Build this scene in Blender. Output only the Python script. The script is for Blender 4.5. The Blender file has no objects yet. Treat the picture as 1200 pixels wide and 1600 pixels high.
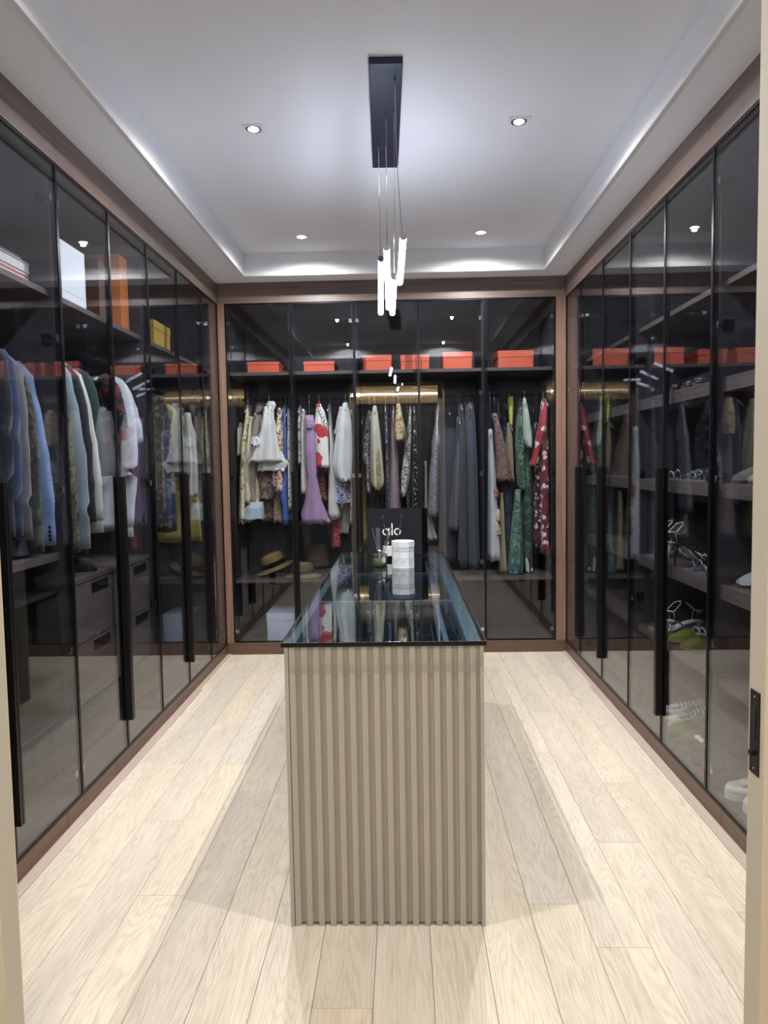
import bpy, bmesh, math, random
from mathutils import Vector, Matrix
random.seed(7)
S = bpy.context.scene; COL = S.collection
# ------------------------------------------------------------------ camera
YAW, PITCH, ROLL, FPX, CH = .0251, .0662, -.0165, 1110., 1.3845
_f = Vector((-math.sin(YAW)*math.cos(PITCH), math.cos(YAW)*math.cos(PITCH), -math.sin(PITCH)))
_r = Vector((math.cos(YAW), math.sin(YAW), 0)); _u = _r.cross(_f)
CR = math.cos(ROLL)*_r+math.sin(ROLL)*_u; CU = -math.sin(ROLL)*_r+math.cos(ROLL)*_u; CF = _f
cam = bpy.data.cameras.new('camera'); camo = bpy.data.objects.new('camera', cam); COL.objects.link(camo)
m = Matrix((CR, CU, -CF)).transposed().to_4x4(); m.translation = (0, 0, CH); camo.matrix_world = m
cam.sensor_fit = 'VERTICAL'; cam.sensor_height = 24; cam.lens = 24*FPX/1600; cam.clip_start = .03
S.camera = camo
# ------------------------------------------------------------------ world, exposure
w = bpy.data.worlds.new('world'); S.world = w; w.use_nodes = True
w.node_tree.nodes['Background'].inputs[0].default_value = (.02, .02, .022, 1)
w.node_tree.nodes['Background'].inputs[1].default_value = 1
S.view_settings.view_transform = 'Standard'; S.view_settings.look = 'None'
S.view_settings.gamma = 1; S.view_settings.use_curve_mapping = False
S.view_settings.exposure = 0.35
S.cycles.transparent_max_bounces = 24; S.cycles.max_bounces = 10; S.cycles.diffuse_bounces = 4
S.cycles.glossy_bounces = 5; S.cycles.sample_clamp_indirect = 6
# light levels (used by the lamps' builders below)
SPOT_W, TUBE_E, HALL_W, LED_E = 76., 26., 34., 60.

# ------------------------------------------------------------------ room measures (metres)
XL, XR, YB = -1.304, 1.185, 5.152        # door faces: left, right, back
ZC, ZT = 2.70, 2.84                      # soffit and tray ceiling heights
ZG0, ZG1 = .072, 2.552                   # glass doors bottom and top
DEP = .58                                # wardrobe depth
ZR = 1.895                               # hanging rail height
YF = 1.10                                # closet side of the entry wall

def at(px, py, ax, val):
    """point where the sight line through a pixel of the photo meets the plane axis ax = val"""
    v = CF+(px-600)/FPX*CR-(py-800)/FPX*CU; o = Vector((0, 0, CH))
    return o+v*((val-o[ax])/v[ax])

# ------------------------------------------------------------------ node helpers
def newmat(name):
    M = bpy.data.materials.new(name); M.use_nodes = True; nt = M.node_tree
    return M, nt, nt.nodes, nt.links, nt.nodes['Principled BSDF']
def lin(c):
    return tuple(((x/255)/12.92 if x/255 <= .04045 else ((x/255+.055)/1.055)**2.4) for x in c)+(1,)
def ramp(N, pts, const=False):
    r = N.new('ShaderNodeValToRGB'); e = r.color_ramp
    if const: e.interpolation = 'CONSTANT'
    while len(e.elements) < len(pts): e.elements.new(.5)
    for el, (p, c) in zip(e.elements, pts): el.position = p; el.color = c
    return r
def mat(name, rgb, rough=.5, metal=0., emit=None, es=0., bump=0., bscale=200, spec=.5, coat=0.):
    M, nt, N, L, b = newmat(name)
    b.inputs['Base Color'].default_value = lin(rgb); b.inputs['Roughness'].default_value = rough
    b.inputs['Metallic'].default_value = metal; b.inputs['Specular IOR Level'].default_value = spec
    b.inputs['Coat Weight'].default_value = coat
    if emit: b.inputs['Emission Color'].default_value = lin(emit); b.inputs['Emission Strength'].default_value = es
    n = N.new('ShaderNodeTexNoise'); n.inputs['Scale'].default_value = bscale
    tc = N.new('ShaderNodeTexCoord'); L.new(tc.outputs['Object'], n.inputs['Vector'])
    if bump:
        bp = N.new('ShaderNodeBump'); bp.inputs['Strength'].default_value = bump; bp.inputs['Distance'].default_value = .002
        L.new(n.outputs[0], bp.inputs['Height']); L.new(bp.outputs[0], b.inputs['Normal'])
    mr = N.new('ShaderNodeMapRange'); mr.inputs[3].default_value = max(0, rough-.04); mr.inputs[4].default_value = min(1, rough+.04)
    L.new(n.outputs[0], mr.inputs[0]); L.new(mr.outputs[0], b.inputs['Roughness'])
    return M
def wood(name, rgb, rough=.45, axis=2, vary=.16, scale=1.):
    M, nt, N, L, b = newmat(name)
    tc = N.new('ShaderNodeTexCoord'); mp = N.new('ShaderNodeMapping')
    s = [60*scale]*3; s[axis] = 1.6*scale; mp.inputs['Scale'].default_value = s
    n = N.new('ShaderNodeTexNoise'); n.inputs['Scale'].default_value = 1; n.inputs['Detail'].default_value = 6
    n.inputs['Distortion'].default_value = .3
    L.new(tc.outputs['Object'], mp.inputs[0]); L.new(mp.outputs[0], n.inputs['Vector'])
    c = lin(rgb); d = tuple(x*(1-vary*2) for x in c[:3])+(1,); e = tuple(min(1, x*(1+vary)) for x in c[:3])+(1,)
    r = ramp(N, [(.3, d), (.5, c), (.72, e)]); L.new(n.outputs[0], r.inputs[0]); L.new(r.outputs[0], b.inputs['Base Color'])
    b.inputs['Roughness'].default_value = rough
    bp = N.new('ShaderNodeBump'); bp.inputs['Strength'].default_value = .12; bp.inputs['Distance'].default_value = .002
    L.new(n.outputs[0], bp.inputs['Height']); L.new(bp.outputs[0], b.inputs['Normal'])
    return M
def glass(name, tint, refl=1., rough=0.):
    """clear sheet: Schlick reflection on each face, tinted straight transmission"""
    M, nt, N, L, b = newmat(name); N.remove(b); out = N['Material Output']
    g = N.new('ShaderNodeNewGeometry'); dt = N.new('ShaderNodeVectorMath'); dt.operation = 'DOT_PRODUCT'
    L.new(g.outputs['Normal'], dt.inputs[0]); L.new(g.outputs['Incoming'], dt.inputs[1])
    def mth(op, a, bb=None, clamp=False):
        q = N.new('ShaderNodeMath'); q.operation = op; q.use_clamp = clamp
        for i, x in enumerate((a, bb)):
            if x is None: continue
            if isinstance(x, (int, float)): q.inputs[i].default_value = x
            else: L.new(x, q.inputs[i])
        return q.outputs[0]
    c = mth('ABSOLUTE', dt.outputs['Value']); k = mth('SUBTRACT', 1, c, True); p5 = mth('POWER', k, 5)
    F = mth('ADD', mth('MULTIPLY', p5, .96), .04); F = mth('MULTIPLY', F, refl, True)
    tr = N.new('ShaderNodeBsdfTransparent'); tr.inputs[0].default_value = tint+(1,)
    gl = N.new('ShaderNodeBsdfGlossy'); gl.inputs['Roughness'].default_value = rough
    mx = N.new('ShaderNodeMixShader'); L.new(F, mx.inputs[0]); L.new(tr.outputs[0], mx.inputs[1]); L.new(gl.outputs[0], mx.inputs[2])
    L.new(mx.outputs[0], out.inputs[0]); return M
_cc = {}
def cloth(kind, *cols, scale=1., rough=.85):
    key = (kind, cols, scale)
    if key in _cc: return _cc[key]
    M, nt, N, L, b = newmat('cloth_'+kind)
    tc = N.new('ShaderNodeTexCoord'); C = [tuple(min(.82, (x*.84+.16*sum(lin(c)[:3])/3)*1.22) for x in lin(c)[:3])+(1,) for c in cols]
    b.inputs['Roughness'].default_value = rough; b.inputs['Sheen Weight'].default_value = .15
    wv = N.new('ShaderNodeTexNoise'); wv.inputs['Scale'].default_value = 38; wv.inputs['Detail'].default_value = 3
    mp = N.new('ShaderNodeMapping'); mp.inputs['Scale'].default_value = (1, 1, .22)
    L.new(tc.outputs['Object'], mp.inputs[0]); L.new(mp.outputs[0], wv.inputs['Vector'])
    bp = N.new('ShaderNodeBump'); bp.inputs['Strength'].default_value = .5; bp.inputs['Distance'].default_value = .006
    L.new(wv.outputs[0], bp.inputs['Height']); L.new(bp.outputs[0], b.inputs['Normal'])
    if kind == 'solid':
        c = C[0]; r = ramp(N, [(.3, tuple(x*.82 for x in c[:3])+(1,)), (.7, c)])
        L.new(wv.outputs[0], r.inputs[0]); L.new(r.outputs[0], b.inputs['Base Color'])
    elif kind in ('floral', 'dots'):
        v = N.new('ShaderNodeTexVoronoi'); v.inputs['Scale'].default_value = (38 if kind == 'floral' else 75)*scale
        d = N.new('ShaderNodeTexNoise'); d.inputs['Scale'].default_value = 30; mixv = N.new('ShaderNodeVectorMath'); mixv.operation = 'ADD'
        sc = N.new('ShaderNodeVectorMath'); sc.operation = 'SCALE'; sc.inputs[3].default_value = .03 if kind == 'floral' else 0
        L.new(tc.outputs['Object'], d.inputs['Vector']); L.new(d.outputs['Color'], sc.inputs[0])
        L.new(tc.outputs['Object'], mixv.inputs[0]); L.new(sc.outputs[0], mixv.inputs[1]); L.new(mixv.outputs[0], v.inputs['Vector'])
        # colour of each cell, then petals cut out by distance to the cell's centre
        cell = ramp(N, [(i/max(1, len(C)-1), c) for i, c in enumerate(C[1:]+C[1:2])][:len(C)], True)
        sx = N.new('ShaderNodeSeparateColor'); L.new(v.outputs['Color'], sx.inputs[0]); L.new(sx.outputs[0], cell.inputs[0])
        th = N.new('ShaderNodeMath'); th.operation = 'LESS_THAN'; th.inputs[1].default_value = .46 if kind == 'floral' else .3
        L.new(v.outputs['Distance'], th.inputs[0])
        mx = N.new('ShaderNodeMix'); mx.data_type = 'RGBA'; L.new(th.outputs[0], mx.inputs[0]); mx.inputs[6].default_value = C[0]
        L.new(cell.outputs[0], mx.inputs[7]); L.new(mx.outputs[2], b.inputs['Base Color'])
    elif kind == 'print':
        n = N.new('ShaderNodeTexNoise'); n.inputs['Scale'].default_value = 26*scale; n.inputs['Detail'].default_value = 4; n.inputs['Distortion'].default_value = 1.2
        L.new(tc.outputs['Object'], n.inputs['Vector'])
        k = len(C); r = ramp(N, [(.0 if i == 0 else .36+.28*i/k, c) for i, c in enumerate(C)], True)
        L.new(n.outputs[0], r.inputs[0]); L.new(r.outputs[0], b.inputs['Base Color'])
    elif kind == 'sequin':
        v = N.new('ShaderNodeTexVoronoi'); v.inputs['Scale'].default_value = 170*scale; L.new(tc.outputs['Object'], v.inputs['Vector'])
        sx = N.new('ShaderNodeSeparateColor'); L.new(v.outputs['Color'], sx.inputs[0])
        r = ramp(N, [(0, C[0]), (.75, C[0]), (.9, C[1])]); L.new(sx.outputs[0], r.inputs[0]); L.new(r.outputs[0], b.inputs['Base Color'])
        b.inputs['Roughness'].default_value = .25; b.inputs['Metallic'].default_value = .5
        nb = N.new('ShaderNodeBump'); nb.inputs['Strength'].default_value = .9; nb.inputs['Distance'].default_value = .004
        L.new(sx.outputs[1], nb.inputs['Height']); L.new(nb.outputs[0], b.inputs['Normal'])
    elif kind == 'check':
        ck = N.new('ShaderNodeTexChecker'); ck.inputs['Scale'].default_value = 60*scale
        ck.inputs[1].default_value = C[0]; ck.inputs[2].default_value = C[1]
        L.new(tc.outputs['Object'], ck.inputs[0]); L.new(ck.outputs[0], b.inputs['Base Color'])
    _cc[key] = M; return M

# ------------------------------------------------------------------ materials
M_paint = mat('ceiling_paint', (222, 224, 230), .8, bump=.05, bscale=300)
M_trimw = mat('moulding_paint', (222, 222, 224), .6)
M_hall = mat('hall_paint', (214, 194, 158), .8)
M_jamb = mat('jamb_lacquer', (176, 173, 163), .55)
M_fascia = wood('walnut_fascia', (112, 95, 88), .42, axis=1)
M_fasciax = wood('walnut_fascia_cross', (112, 95, 88), .42, axis=0)
M_post = wood('walnut_post', (128, 100, 84), .42, axis=2)
M_plinth = wood('walnut_plinth', (92, 70, 58), .4, axis=1)
M_plinthx = wood('walnut_plinth_cross', (92, 70, 58), .4, axis=0)
M_edge = wood('taupe_floor_strip', (176, 160, 148), .5, axis=1, vary=.06)
M_carc = wood('carcass_wood', (56, 56, 63), .5, axis=2)
M_shelf = wood('shelf_wood', (84, 75, 73), .5, axis=1)
M_alu = mat('dark_aluminium', (40, 42, 50), .3, .85)
M_black = mat('black_anodised', (12, 12, 14), .35, .3)
M_chrome = mat('chrome', (215, 218, 222), .12, 1.)
M_glass = glass('smoked_glass', (.90, .915, .94), 1.3)
M_top = glass('black_island_glass', (.74, .81, .84), 1.3)
M_clear = glass('clear_glass', (.93, .96, .94), 1.)
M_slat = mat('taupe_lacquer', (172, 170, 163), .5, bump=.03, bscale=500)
M_slatb = mat('taupe_lacquer_groove_shade', (154, 147, 140), .55)  # slat lacquer made darker, with the shade of the grooves in its colour
M_slate = mat('blue_grey_frame', (128, 148, 160), .4)
M_sld = mat('tray_divider_blue', (52, 64, 74), .5)
M_dark = mat('black_lining', (16, 18, 20), .6)
M_lamp = mat('lamp_lens', (255, 255, 255), .5, emit=(236, 244, 255), es=30.)
M_tube = mat('led_tube', (255, 255, 255), .5, emit=(228, 236, 255), es=TUBE_E)
M_led = mat('warm_led_strip', (255, 255, 255), .5, emit=(255, 238, 210), es=LED_E)
M_canopy = mat('navy_black_canopy', (34, 44, 66), .35, .3)
M_orange = mat('orange_board', (206, 94, 66), .55, bump=.1)
M_yellow = mat('ochre_board', (178, 150, 62), .55, bump=.1)
M_white = mat('white_board', (214, 218, 222), .5)
M_blueb = mat('pale_blue_board', (176, 188, 206), .6)
M_straw = None

def oak_planks():
    M, nt, N, L, b = newmat('washed_oak')
    tc = N.new('ShaderNodeNewGeometry'); oi = N.new('ShaderNodeObjectInfo')
    mul = N.new('ShaderNodeVectorMath'); mul.operation = 'SCALE'; mul.inputs[3].default_value = 37.
    cmb = N.new('ShaderNodeCombineXYZ'); L.new(oi.outputs['Random'], cmb.inputs[0]); L.new(oi.outputs['Random'], cmb.inputs[1]); L.new(oi.outputs['Random'], cmb.inputs[2])
    L.new(cmb.outputs[0], mul.inputs[0]); add = N.new('ShaderNodeVectorMath'); L.new(tc.outputs['Position'], add.inputs[0]); L.new(mul.outputs[0], add.inputs[1])
    mp = N.new('ShaderNodeMapping'); mp.inputs['Scale'].default_value = (9, .9, 9); L.new(add.outputs[0], mp.inputs[0])
    n1 = N.new('ShaderNodeTexNoise'); n1.inputs['Scale'].default_value = 1; n1.inputs['Detail'].default_value = 2; n1.inputs['Distortion'].default_value = .4
    L.new(mp.outputs[0], n1.inputs['Vector'])
    # cathedral rings: contour lines of the large noise
    q = N.new('ShaderNodeMath'); q.operation = 'MULTIPLY'; q.inputs[1].default_value = 26; L.new(n1.outputs[0], q.inputs[0])
    sn = N.new('ShaderNodeMath'); sn.operation = 'SINE'; q2 = N.new('ShaderNodeMath'); q2.operation = 'MULTIPLY'; q2.inputs[1].default_value = 6.28
    L.new(q.outputs[0], q2.inputs[0]); L.new(q2.outputs[0], sn.inputs[0])
    mpf = N.new('ShaderNodeMapping'); mpf.inputs['Scale'].default_value = (230, 9, 100); L.new(add.outputs[0], mpf.inputs[0])
    nf = N.new('ShaderNodeTexNoise'); nf.inputs['Scale'].default_value = 1; nf.inputs['Detail'].default_value = 3; L.new(mpf.outputs[0], nf.inputs['Vector'])
    base = ramp(N, [(0, lin((207, 195, 177))), (.25, lin((212, 202, 187))), (.5, lin((203, 193, 181))), (.75, lin((214, 203, 183))), (1, lin((201, 194, 186)))])
    L.new(oi.outputs['Random'], base.inputs[0])
    bigr = ramp(N, [(.3, (.90, .89, .87, 1)), (.7, (1.06, 1.05, 1.02, 1))]); L.new(n1.outputs[0], bigr.inputs[0])
    gr = ramp(N, [(0, (.90, .885, .865, 1)), (.55, (1, 1, 1, 1))]);
    ms = N.new('ShaderNodeMapRange'); ms.inputs[1].default_value = -1; L.new(sn.outputs[0], ms.inputs[0]); L.new(ms.outputs[0], gr.inputs[0])
    fr = ramp(N, [(.36, (.86, .85, .83, 1)), (.5, (1, 1, 1, 1))]); L.new(nf.outputs[0], fr.inputs[0])
    last = base.outputs[0]
    for r_ in (bigr, gr, fr):
        mx = N.new('ShaderNodeMix'); mx.data_type = 'RGBA'; mx.blend_type = 'MULTIPLY'; mx.inputs[0].default_value = 1
        L.new(last, mx.inputs[6]); L.new(r_.outputs[0], mx.inputs[7]); last = mx.outputs[2]
    L.new(last, b.inputs['Base Color']); b.inputs['Roughness'].default_value = .42
    bp = N.new('ShaderNodeBump'); bp.inputs['Strength'].default_value = .08; bp.inputs['Distance'].default_value = .001
    L.new(nf.outputs[0], bp.inputs['Height']); L.new(bp.outputs[0], b.inputs['Normal'])
    return M
M_oak = oak_planks()

# ------------------------------------------------------------------ mesh helpers
def box(bm, x0, x1, y0, y1, z0, z1, bev=0.):
    r = bmesh.ops.create_cube(bm, size=1); vs = r['verts']
    for v in vs: v.co = Vector(((x0+x1)/2+v.co.x*(x1-x0), (y0+y1)/2+v.co.y*(y1-y0), (z0+z1)/2+v.co.z*(z1-z0)))
    if bev:
        es = list({e for v in vs for e in v.link_edges})
        bmesh.ops.bevel(bm, geom=es, offset=bev, segments=2, affect='EDGES', profile=.6)
def tube(bm, pts, rad, n=8, caps=True):
    pts = [Vector(p) for p in pts]; rings = []; rads = rad if isinstance(rad, (list, tuple)) else [rad]*len(pts)
    up0 = Vector((0, 0, 1))
    for i, p in enumerate(pts):
        d = (pts[min(i+1, len(pts)-1)]-pts[max(i-1, 0)]).normalized()
        a = d.cross(up0)
        if a.length < .05: a = d.cross(Vector((1, 0, 0)))
        a.normalize(); b_ = d.cross(a)
        rings.append([bm.verts.new(p+rads[i]*(math.cos(t)*a+math.sin(t)*b_)) for t in [2*math.pi*k/n for k in range(n)]])
    for i in range(len(rings)-1):
        for k in range(n): bm.faces.new((rings[i][k], rings[i][(k+1) % n], rings[i+1][(k+1) % n], rings[i+1][k]))
    if caps: bm.faces.new(rings[0][::-1]); bm.faces.new(rings[-1])
def lathe(bm, prof, cx=0, cy=0, n=24):
    rings = [[bm.verts.new((cx+r*math.cos(2*math.pi*k/n), cy+r*math.sin(2*math.pi*k/n), z)) for k in range(n)] for r, z in prof]
    for i in range(len(rings)-1):
        for k in range(n): bm.faces.new((rings[i][k], rings[i][(k+1) % n], rings[i+1][(k+1) % n], rings[i+1][k]))
    if prof[0][0] > 1e-5: bm.faces.new(rings[0][::-1])
    if prof[-1][0] > 1e-5: bm.faces.new(rings[-1])
def obj(name, bm, M, parent=None, smooth=False, kind=None):
    bmesh.ops.recalc_face_normals(bm, faces=bm.faces[:])
    me = bpy.data.meshes.new(name); bm.to_mesh(me); bm.free(); me.materials.append(M)
    if smooth:
        for p in me.polygons: p.use_smooth = True
    o = bpy.data.objects.new(name, me); COL.objects.link(o)
    if parent: o.parent = parent
    if kind: o['kind'] = kind
    return o
def boxo(name, M, dims, parent=None, bev=0., kind=None):
    bm = bmesh.new(); box(bm, *dims, bev=bev); return obj(name, bm, M, parent, kind=kind)
def local(o, loc):
    """shift the mesh so that its origin sits at loc, keeping it where it stands"""
    o.data.transform(Matrix.Translation(-Vector(loc))); o.location = loc; return o
def thing(name, label, cat, loc=(0, 0, 0), group=None):
    o = bpy.data.objects.new(name, None); COL.objects.link(o); o.location = loc; o.empty_display_size = .05
    return tag(o, label, cat, group)
def tag(o, label, cat, group=None):
    o['label'] = label; o['category'] = cat
    if group: o['group'] = group
    return o
def adopt(child, parent):
    """parent a mesh built in world coordinates under an Empty"""
    child.parent = parent; child.matrix_parent_inverse = Matrix.Translation(-parent.location); return child

# ------------------------------------------------------------------ the setting
floor = boxo('floor', M_dark, (-2.2, 2.2, -1.75, 5.9, -.06, -.013), kind='structure')
P = .157; x = .065-P*17; k = 0
while x < 1.95:
    y = -1.7-random.random()*1.2
    while y < 5.75:
        ln = random.uniform(.95, 1.75); y1 = min(y+ln, 5.78)
        y0 = max(y, -1.72)
        if y1-y0 > .08 and x+P > -1.95 and not (y0 > 5.2):
            bm = bmesh.new(); box(bm, x+.0006, x+P-.0006, y0+.0006, y1-.0006, -.012, 0, bev=.0008)
            adopt(local(obj('plank', bm, M_oak), ((x+P/2), (y0+y1)/2, -.012)), floor)
        y = y1
        if y1 >= 5.78: break
    x += P
WXL, WXR, WYB = XL-DEP-.03, XR+DEP+.03, YB+DEP+.03
boxo('wall_left', M_paint, (WXL-.1, WXL, YF, WYB+.1, 0, 3), kind='structure')
boxo('wall_right', M_paint, (WXR, WXR+.1, YF, WYB+.1, 0, 3), kind='structure')
boxo('wall_back', M_paint, (WXL, WXR, WYB, WYB+.1, 0, 3), kind='structure')
# entry wall with its opening, in three pieces of one mesh
bm = bmesh.new(); box(bm, WXL-.1, -.635, .955, YF, 0, 3); box(bm, .545, WXR+.1, .955, YF, 0, 3); box(bm, -.635, .545, .955, YF, 2.43, 3)
wf = obj('wall_front', bm, M_hall, kind='structure')
bm = bmesh.new(); box(bm, WXL, -.66, YF, YF+.012, 0, ZC); box(bm, .57, WXR, YF, YF+.012, 0, ZC); box(bm, -.66, .57, YF, YF+.012, 2.44, ZC)
obj('trim_20', bm, M_carc, kind='structure')
boxo('wall_hall_left', M_hall, (-1.72, -1.6, -1.75, .955, 0, 2.8), kind='structure')
boxo('wall_hall_right', M_hall, (1.5, 1.62, -1.75, .955, 0, 2.8), kind='structure')
boxo('wall_hall_back', wood('hall_panel', (70, 62, 58), .5), (-1.6, 1.5, -1.75, -1.65, 0, 2.8), kind='structure')
boxo('ceiling_hall', M_paint, (-1.72, 1.62, -1.75, .955, 2.8, 2.9), kind='structure')
# valance with the warm strip light at the hall's far end
val = thing('light_valance', 'beige valance with a warm linear strip light, mirrored in the wardrobe glass', 'valance', (0, -1.6, 2.4))
adopt(boxo('valance_board', M_hall, (-1.55, 1.45, -1.65, -1.62, 2.40, 2.79)), val)
adopt(boxo('strip_light', M_led, (-1.5, 1.4, -1.60, -1.585, 2.545, 2.57)), val)
for x in (-1.2, -.4, .4, 1.2): adopt(boxo('bracket', M_chrome, (x, x+.01, -1.62, -1.60, 2.55, 2.565)), val)
hl = bpy.data.lights.new('hall_fill', 'AREA'); hl.shape = 'DISK'; hl.size = .25; hl.energy = HALL_W; hl.color = (1, .96, .90)  # added fill light, no fitting seen; brightens the jambs and island front
ho = bpy.data.objects.new('hall_fill', hl); COL.objects.link(ho); ho.location = (.1, -.5, 2.77)
# jambs and sliding door edge
boxo('door_1', M_jamb, (.488, .545, .955, 1.0, 0, 2.41), kind='structure', bev=.002)
boxo('trim_1', M_jamb, (-.635, -.578, .955, 1.0, 0, 2.41), kind='structure', bev=.002)
boxo('trim_2', M_jamb, (-.635, .545, .955, 1.0, 2.41, 2.43), kind='structure')
lk = thing('sliding_door_latch', 'slim black latch plate let into the pale door edge at the right', 'latch', (.488, .98, .945))
bm = bmesh.new(); box(bm, .4865, .4885, .967, .993, .945, 1.063, bev=.0006); adopt(obj('plate', bm, M_black), lk)
adopt(boxo('pull_slot', M_dark, (.4857, .4866, .976, .986, .995, 1.04)), lk)
bm = bmesh.new(); tube(bm, [(.4867, .981, .975), (.481, .981, .975)], .0045, 12); adopt(obj('thumb_turn', bm, M_black), lk)
for z in (.953, 1.055):
    bm = bmesh.new(); tube(bm, [(.4867, .98, z), (.486, .98, z)], .0018, 8); adopt(obj('screw', bm, M_chrome), lk)

# ceiling: soffit ring, moulded tray edge, raised tray
TX0, TX1, TY0, TY1 = -1.06, 1.0, 1.55, 4.945
bm = bmesh.new()
box(bm, WXL, TX0, YF, WYB, ZC, ZC+.25); box(bm, TX1, WXR, YF, WYB, ZC, ZC+.25)
box(bm, TX0, TX1, TY1, WYB, ZC, ZC+.25); box(bm, TX0, TX1, YF, TY0, ZC, ZC+.25)
obj('ceiling', bm, M_paint, kind='structure')
boxo('ceiling_tray', M_paint, (TX0-.02, TX1+.02, TY0-.02, TY1+.02, ZT, ZT+.05), kind='structure')
prof = [(0, -.012), (.006, -.012), (.010, -.004), (.010, .006), (.002, .008), (-.004, .022), (.004, .032), (.004, .088), (-.022, .094), (-.022, ZT-ZC)]
bm = bmesh.new(); rings = []
for cx_, cy_, sx, sy in ((TX0, TY0, 1, 1), (TX1, TY0, -1, 1), (TX1, TY1, -1, -1), (TX0, TY1, 1, -1)):
    rings.append([bm.verts.new((cx_+sx*(o_), cy_+sy*(o_), ZC+h_)) for o_, h_ in prof])
for i in range(4):
    a, b_ = rings[i], rings[(i+1) % 4]
    for j in range(len(prof)-1): bm.faces.new((a[j], b_[j], b_[j+1], a[j+1]))
obj('trim_3', bm, M_trimw, kind='structure')
# fascia above the doors, plinth below, corner posts
def fascia(n, dims, M): boxo('trim_%d' % n, M, dims, kind='structure', bev=.0015)
fascia(4, (XL-.03, XL, YF+.012, 2.768, ZG1+.004, ZC), M_fascia); fascia(5, (XL-.03, XL, 2.770, YB, ZG1+.004, ZC), M_fascia)
fascia(6, (XR, XR+.03, YF+.012, 2.80, ZG1+.004, ZC), M_fascia); fascia(7, (XR, XR+.03, 2.802, YB, ZG1+.004, ZC), M_fascia)
fascia(8, (XL, XR, YB, YB+.03, ZG1+.004, ZC), M_fasciax)
fascia(9, (XL-.03, XL, YF+.012, 2.62, 0, ZG0-.004), M_plinth); fascia(10, (XL-.03, XL, 2.622, 3.10, 0, ZG0-.004), M_plinth)
fascia(11, (XL-.03, XL, 3.102, YB, 0, ZG0-.004), M_plinth)
fascia(12, (XR, XR+.03, YF+.012, 2.62, 0, ZG0-.004), M_plinth); fascia(13, (XR, XR+.03, 2.622, YB, 0, ZG0-.004), M_plinth)
fascia(14, (XL, XR, YB, YB+.03, 0, .088), M_plinthx)
fascia(15, (XL, XL+.05, YB, YB+.03, .088, ZG1+.004), M_post); fascia(16, (1.115, XR, YB, YB+.03, .088, ZG1+.004), M_post)
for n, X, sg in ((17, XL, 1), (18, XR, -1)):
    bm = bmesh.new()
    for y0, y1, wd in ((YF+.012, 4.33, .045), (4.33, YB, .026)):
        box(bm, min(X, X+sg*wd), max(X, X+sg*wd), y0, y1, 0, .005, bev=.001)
    obj('trim_%d' % n, bm, M_edge, kind='structure')  # thin taupe strip on the floor along each side plinth

# ------------------------------------------------------------------ lamps
k = 0
lab = {(-.615, 3.152): 'square recessed downlight in the tray, left one of the nearer visible pair', (.525, 3.152): 'square recessed downlight in the tray, right one of the nearer visible pair',
       (-.61, 4.604): 'square recessed downlight at the far left of the tray', (.525, 4.604): 'square recessed downlight at the far right of the tray',
       (-.615, 1.72): 'square recessed downlight above the entry, left side, seen only in the glass', (.525, 1.72): 'square recessed downlight above the entry, right side, seen only in the glass'}
for (lx, ly), t_ in lab.items():
    d = thing('downlight', t_, 'downlight', (lx, ly, ZT), 'recessed downlights in the tray ceiling')
    bm = bmesh.new()
    for a in range(4):
        s_ = .045; t2 = .011
        dims = [(-s_, s_, s_-t2, s_), (-s_, s_, -s_, -s_+t2), (-s_, -s_+t2, -s_+t2, s_-t2), (s_-t2, s_, -s_+t2, s_-t2)][a]
        box(bm, lx+dims[0], lx+dims[1], ly+dims[2], ly+dims[3], ZT-.004, ZT, bev=.001)
    adopt(obj('bezel', bm, M_trimw), d)
    bm = bmesh.new(); lathe(bm, [(.034, ZT-.0035), (.034, ZT-.0005)], lx, ly, 24); adopt(obj('reflector', bm, M_chrome), d)
    bm = bmesh.new(); lathe(bm, [(.022, ZT-.005), (.022, ZT-.0036)], lx, ly, 20); adopt(obj('lens', bm, M_lamp), d)
    sp = bpy.data.lights.new('downlight_beam', 'SPOT'); sp.energy = SPOT_W; sp.spot_size = math.radians(167); sp.spot_blend = .85
    sp.shadow_soft_size = .011; sp.color = (1, .985, .97)
    so = bpy.data.objects.new('downlight_beam', sp); COL.objects.link(so); so.location = (0, 0, -.017); so.parent = d
# pendant: slab canopy, thin wires, four slim light tubes running into the room
pd = thing('pendant_lamp', 'cluster of slim glowing tubes hung on thin wires from a navy slab canopy', 'pendant lamp', (-.05, 3.14, ZT))
bm = bmesh.new(); box(bm, -.061, .061, -.445, .445, -.026, 0, bev=.002)
bm.transform(Matrix.Translation((-.044, 3.085, ZT)) @ Matrix.Rotation(math.radians(1.4), 4, 'Z')); adopt(obj('canopy', bm, M_canopy), pd)
bars = [((595, 406), 3.32, (595, 489), 3.78), ((604, 388), 3.02, (607, 481), 3.50), ((630, 370), 2.72, (625, 441), 3.18), ((616, 433), 3.02, (613, 489), 3.36)]
tops = []
for (pa, ya, pb, yb) in bars:
    a = at(*pa, 1, ya); b_ = at(*pb, 1, yb); tops.append((a, b_))
    bm = bmesh.new(); tube(bm, [a, b_], .0125, 12); tb = adopt(obj('light_tube', bm, M_tube), pd)
    d = (b_-a).normalized()
    for p, q in ((a-d*.012, a-d*.0005), (b_+d*.0005, b_+d*.006)):
        bm = bmesh.new(); tube(bm, [p, q], .0132, 12); c_ = obj('end_cap', bm, M_chrome); c_.parent = tb
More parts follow.
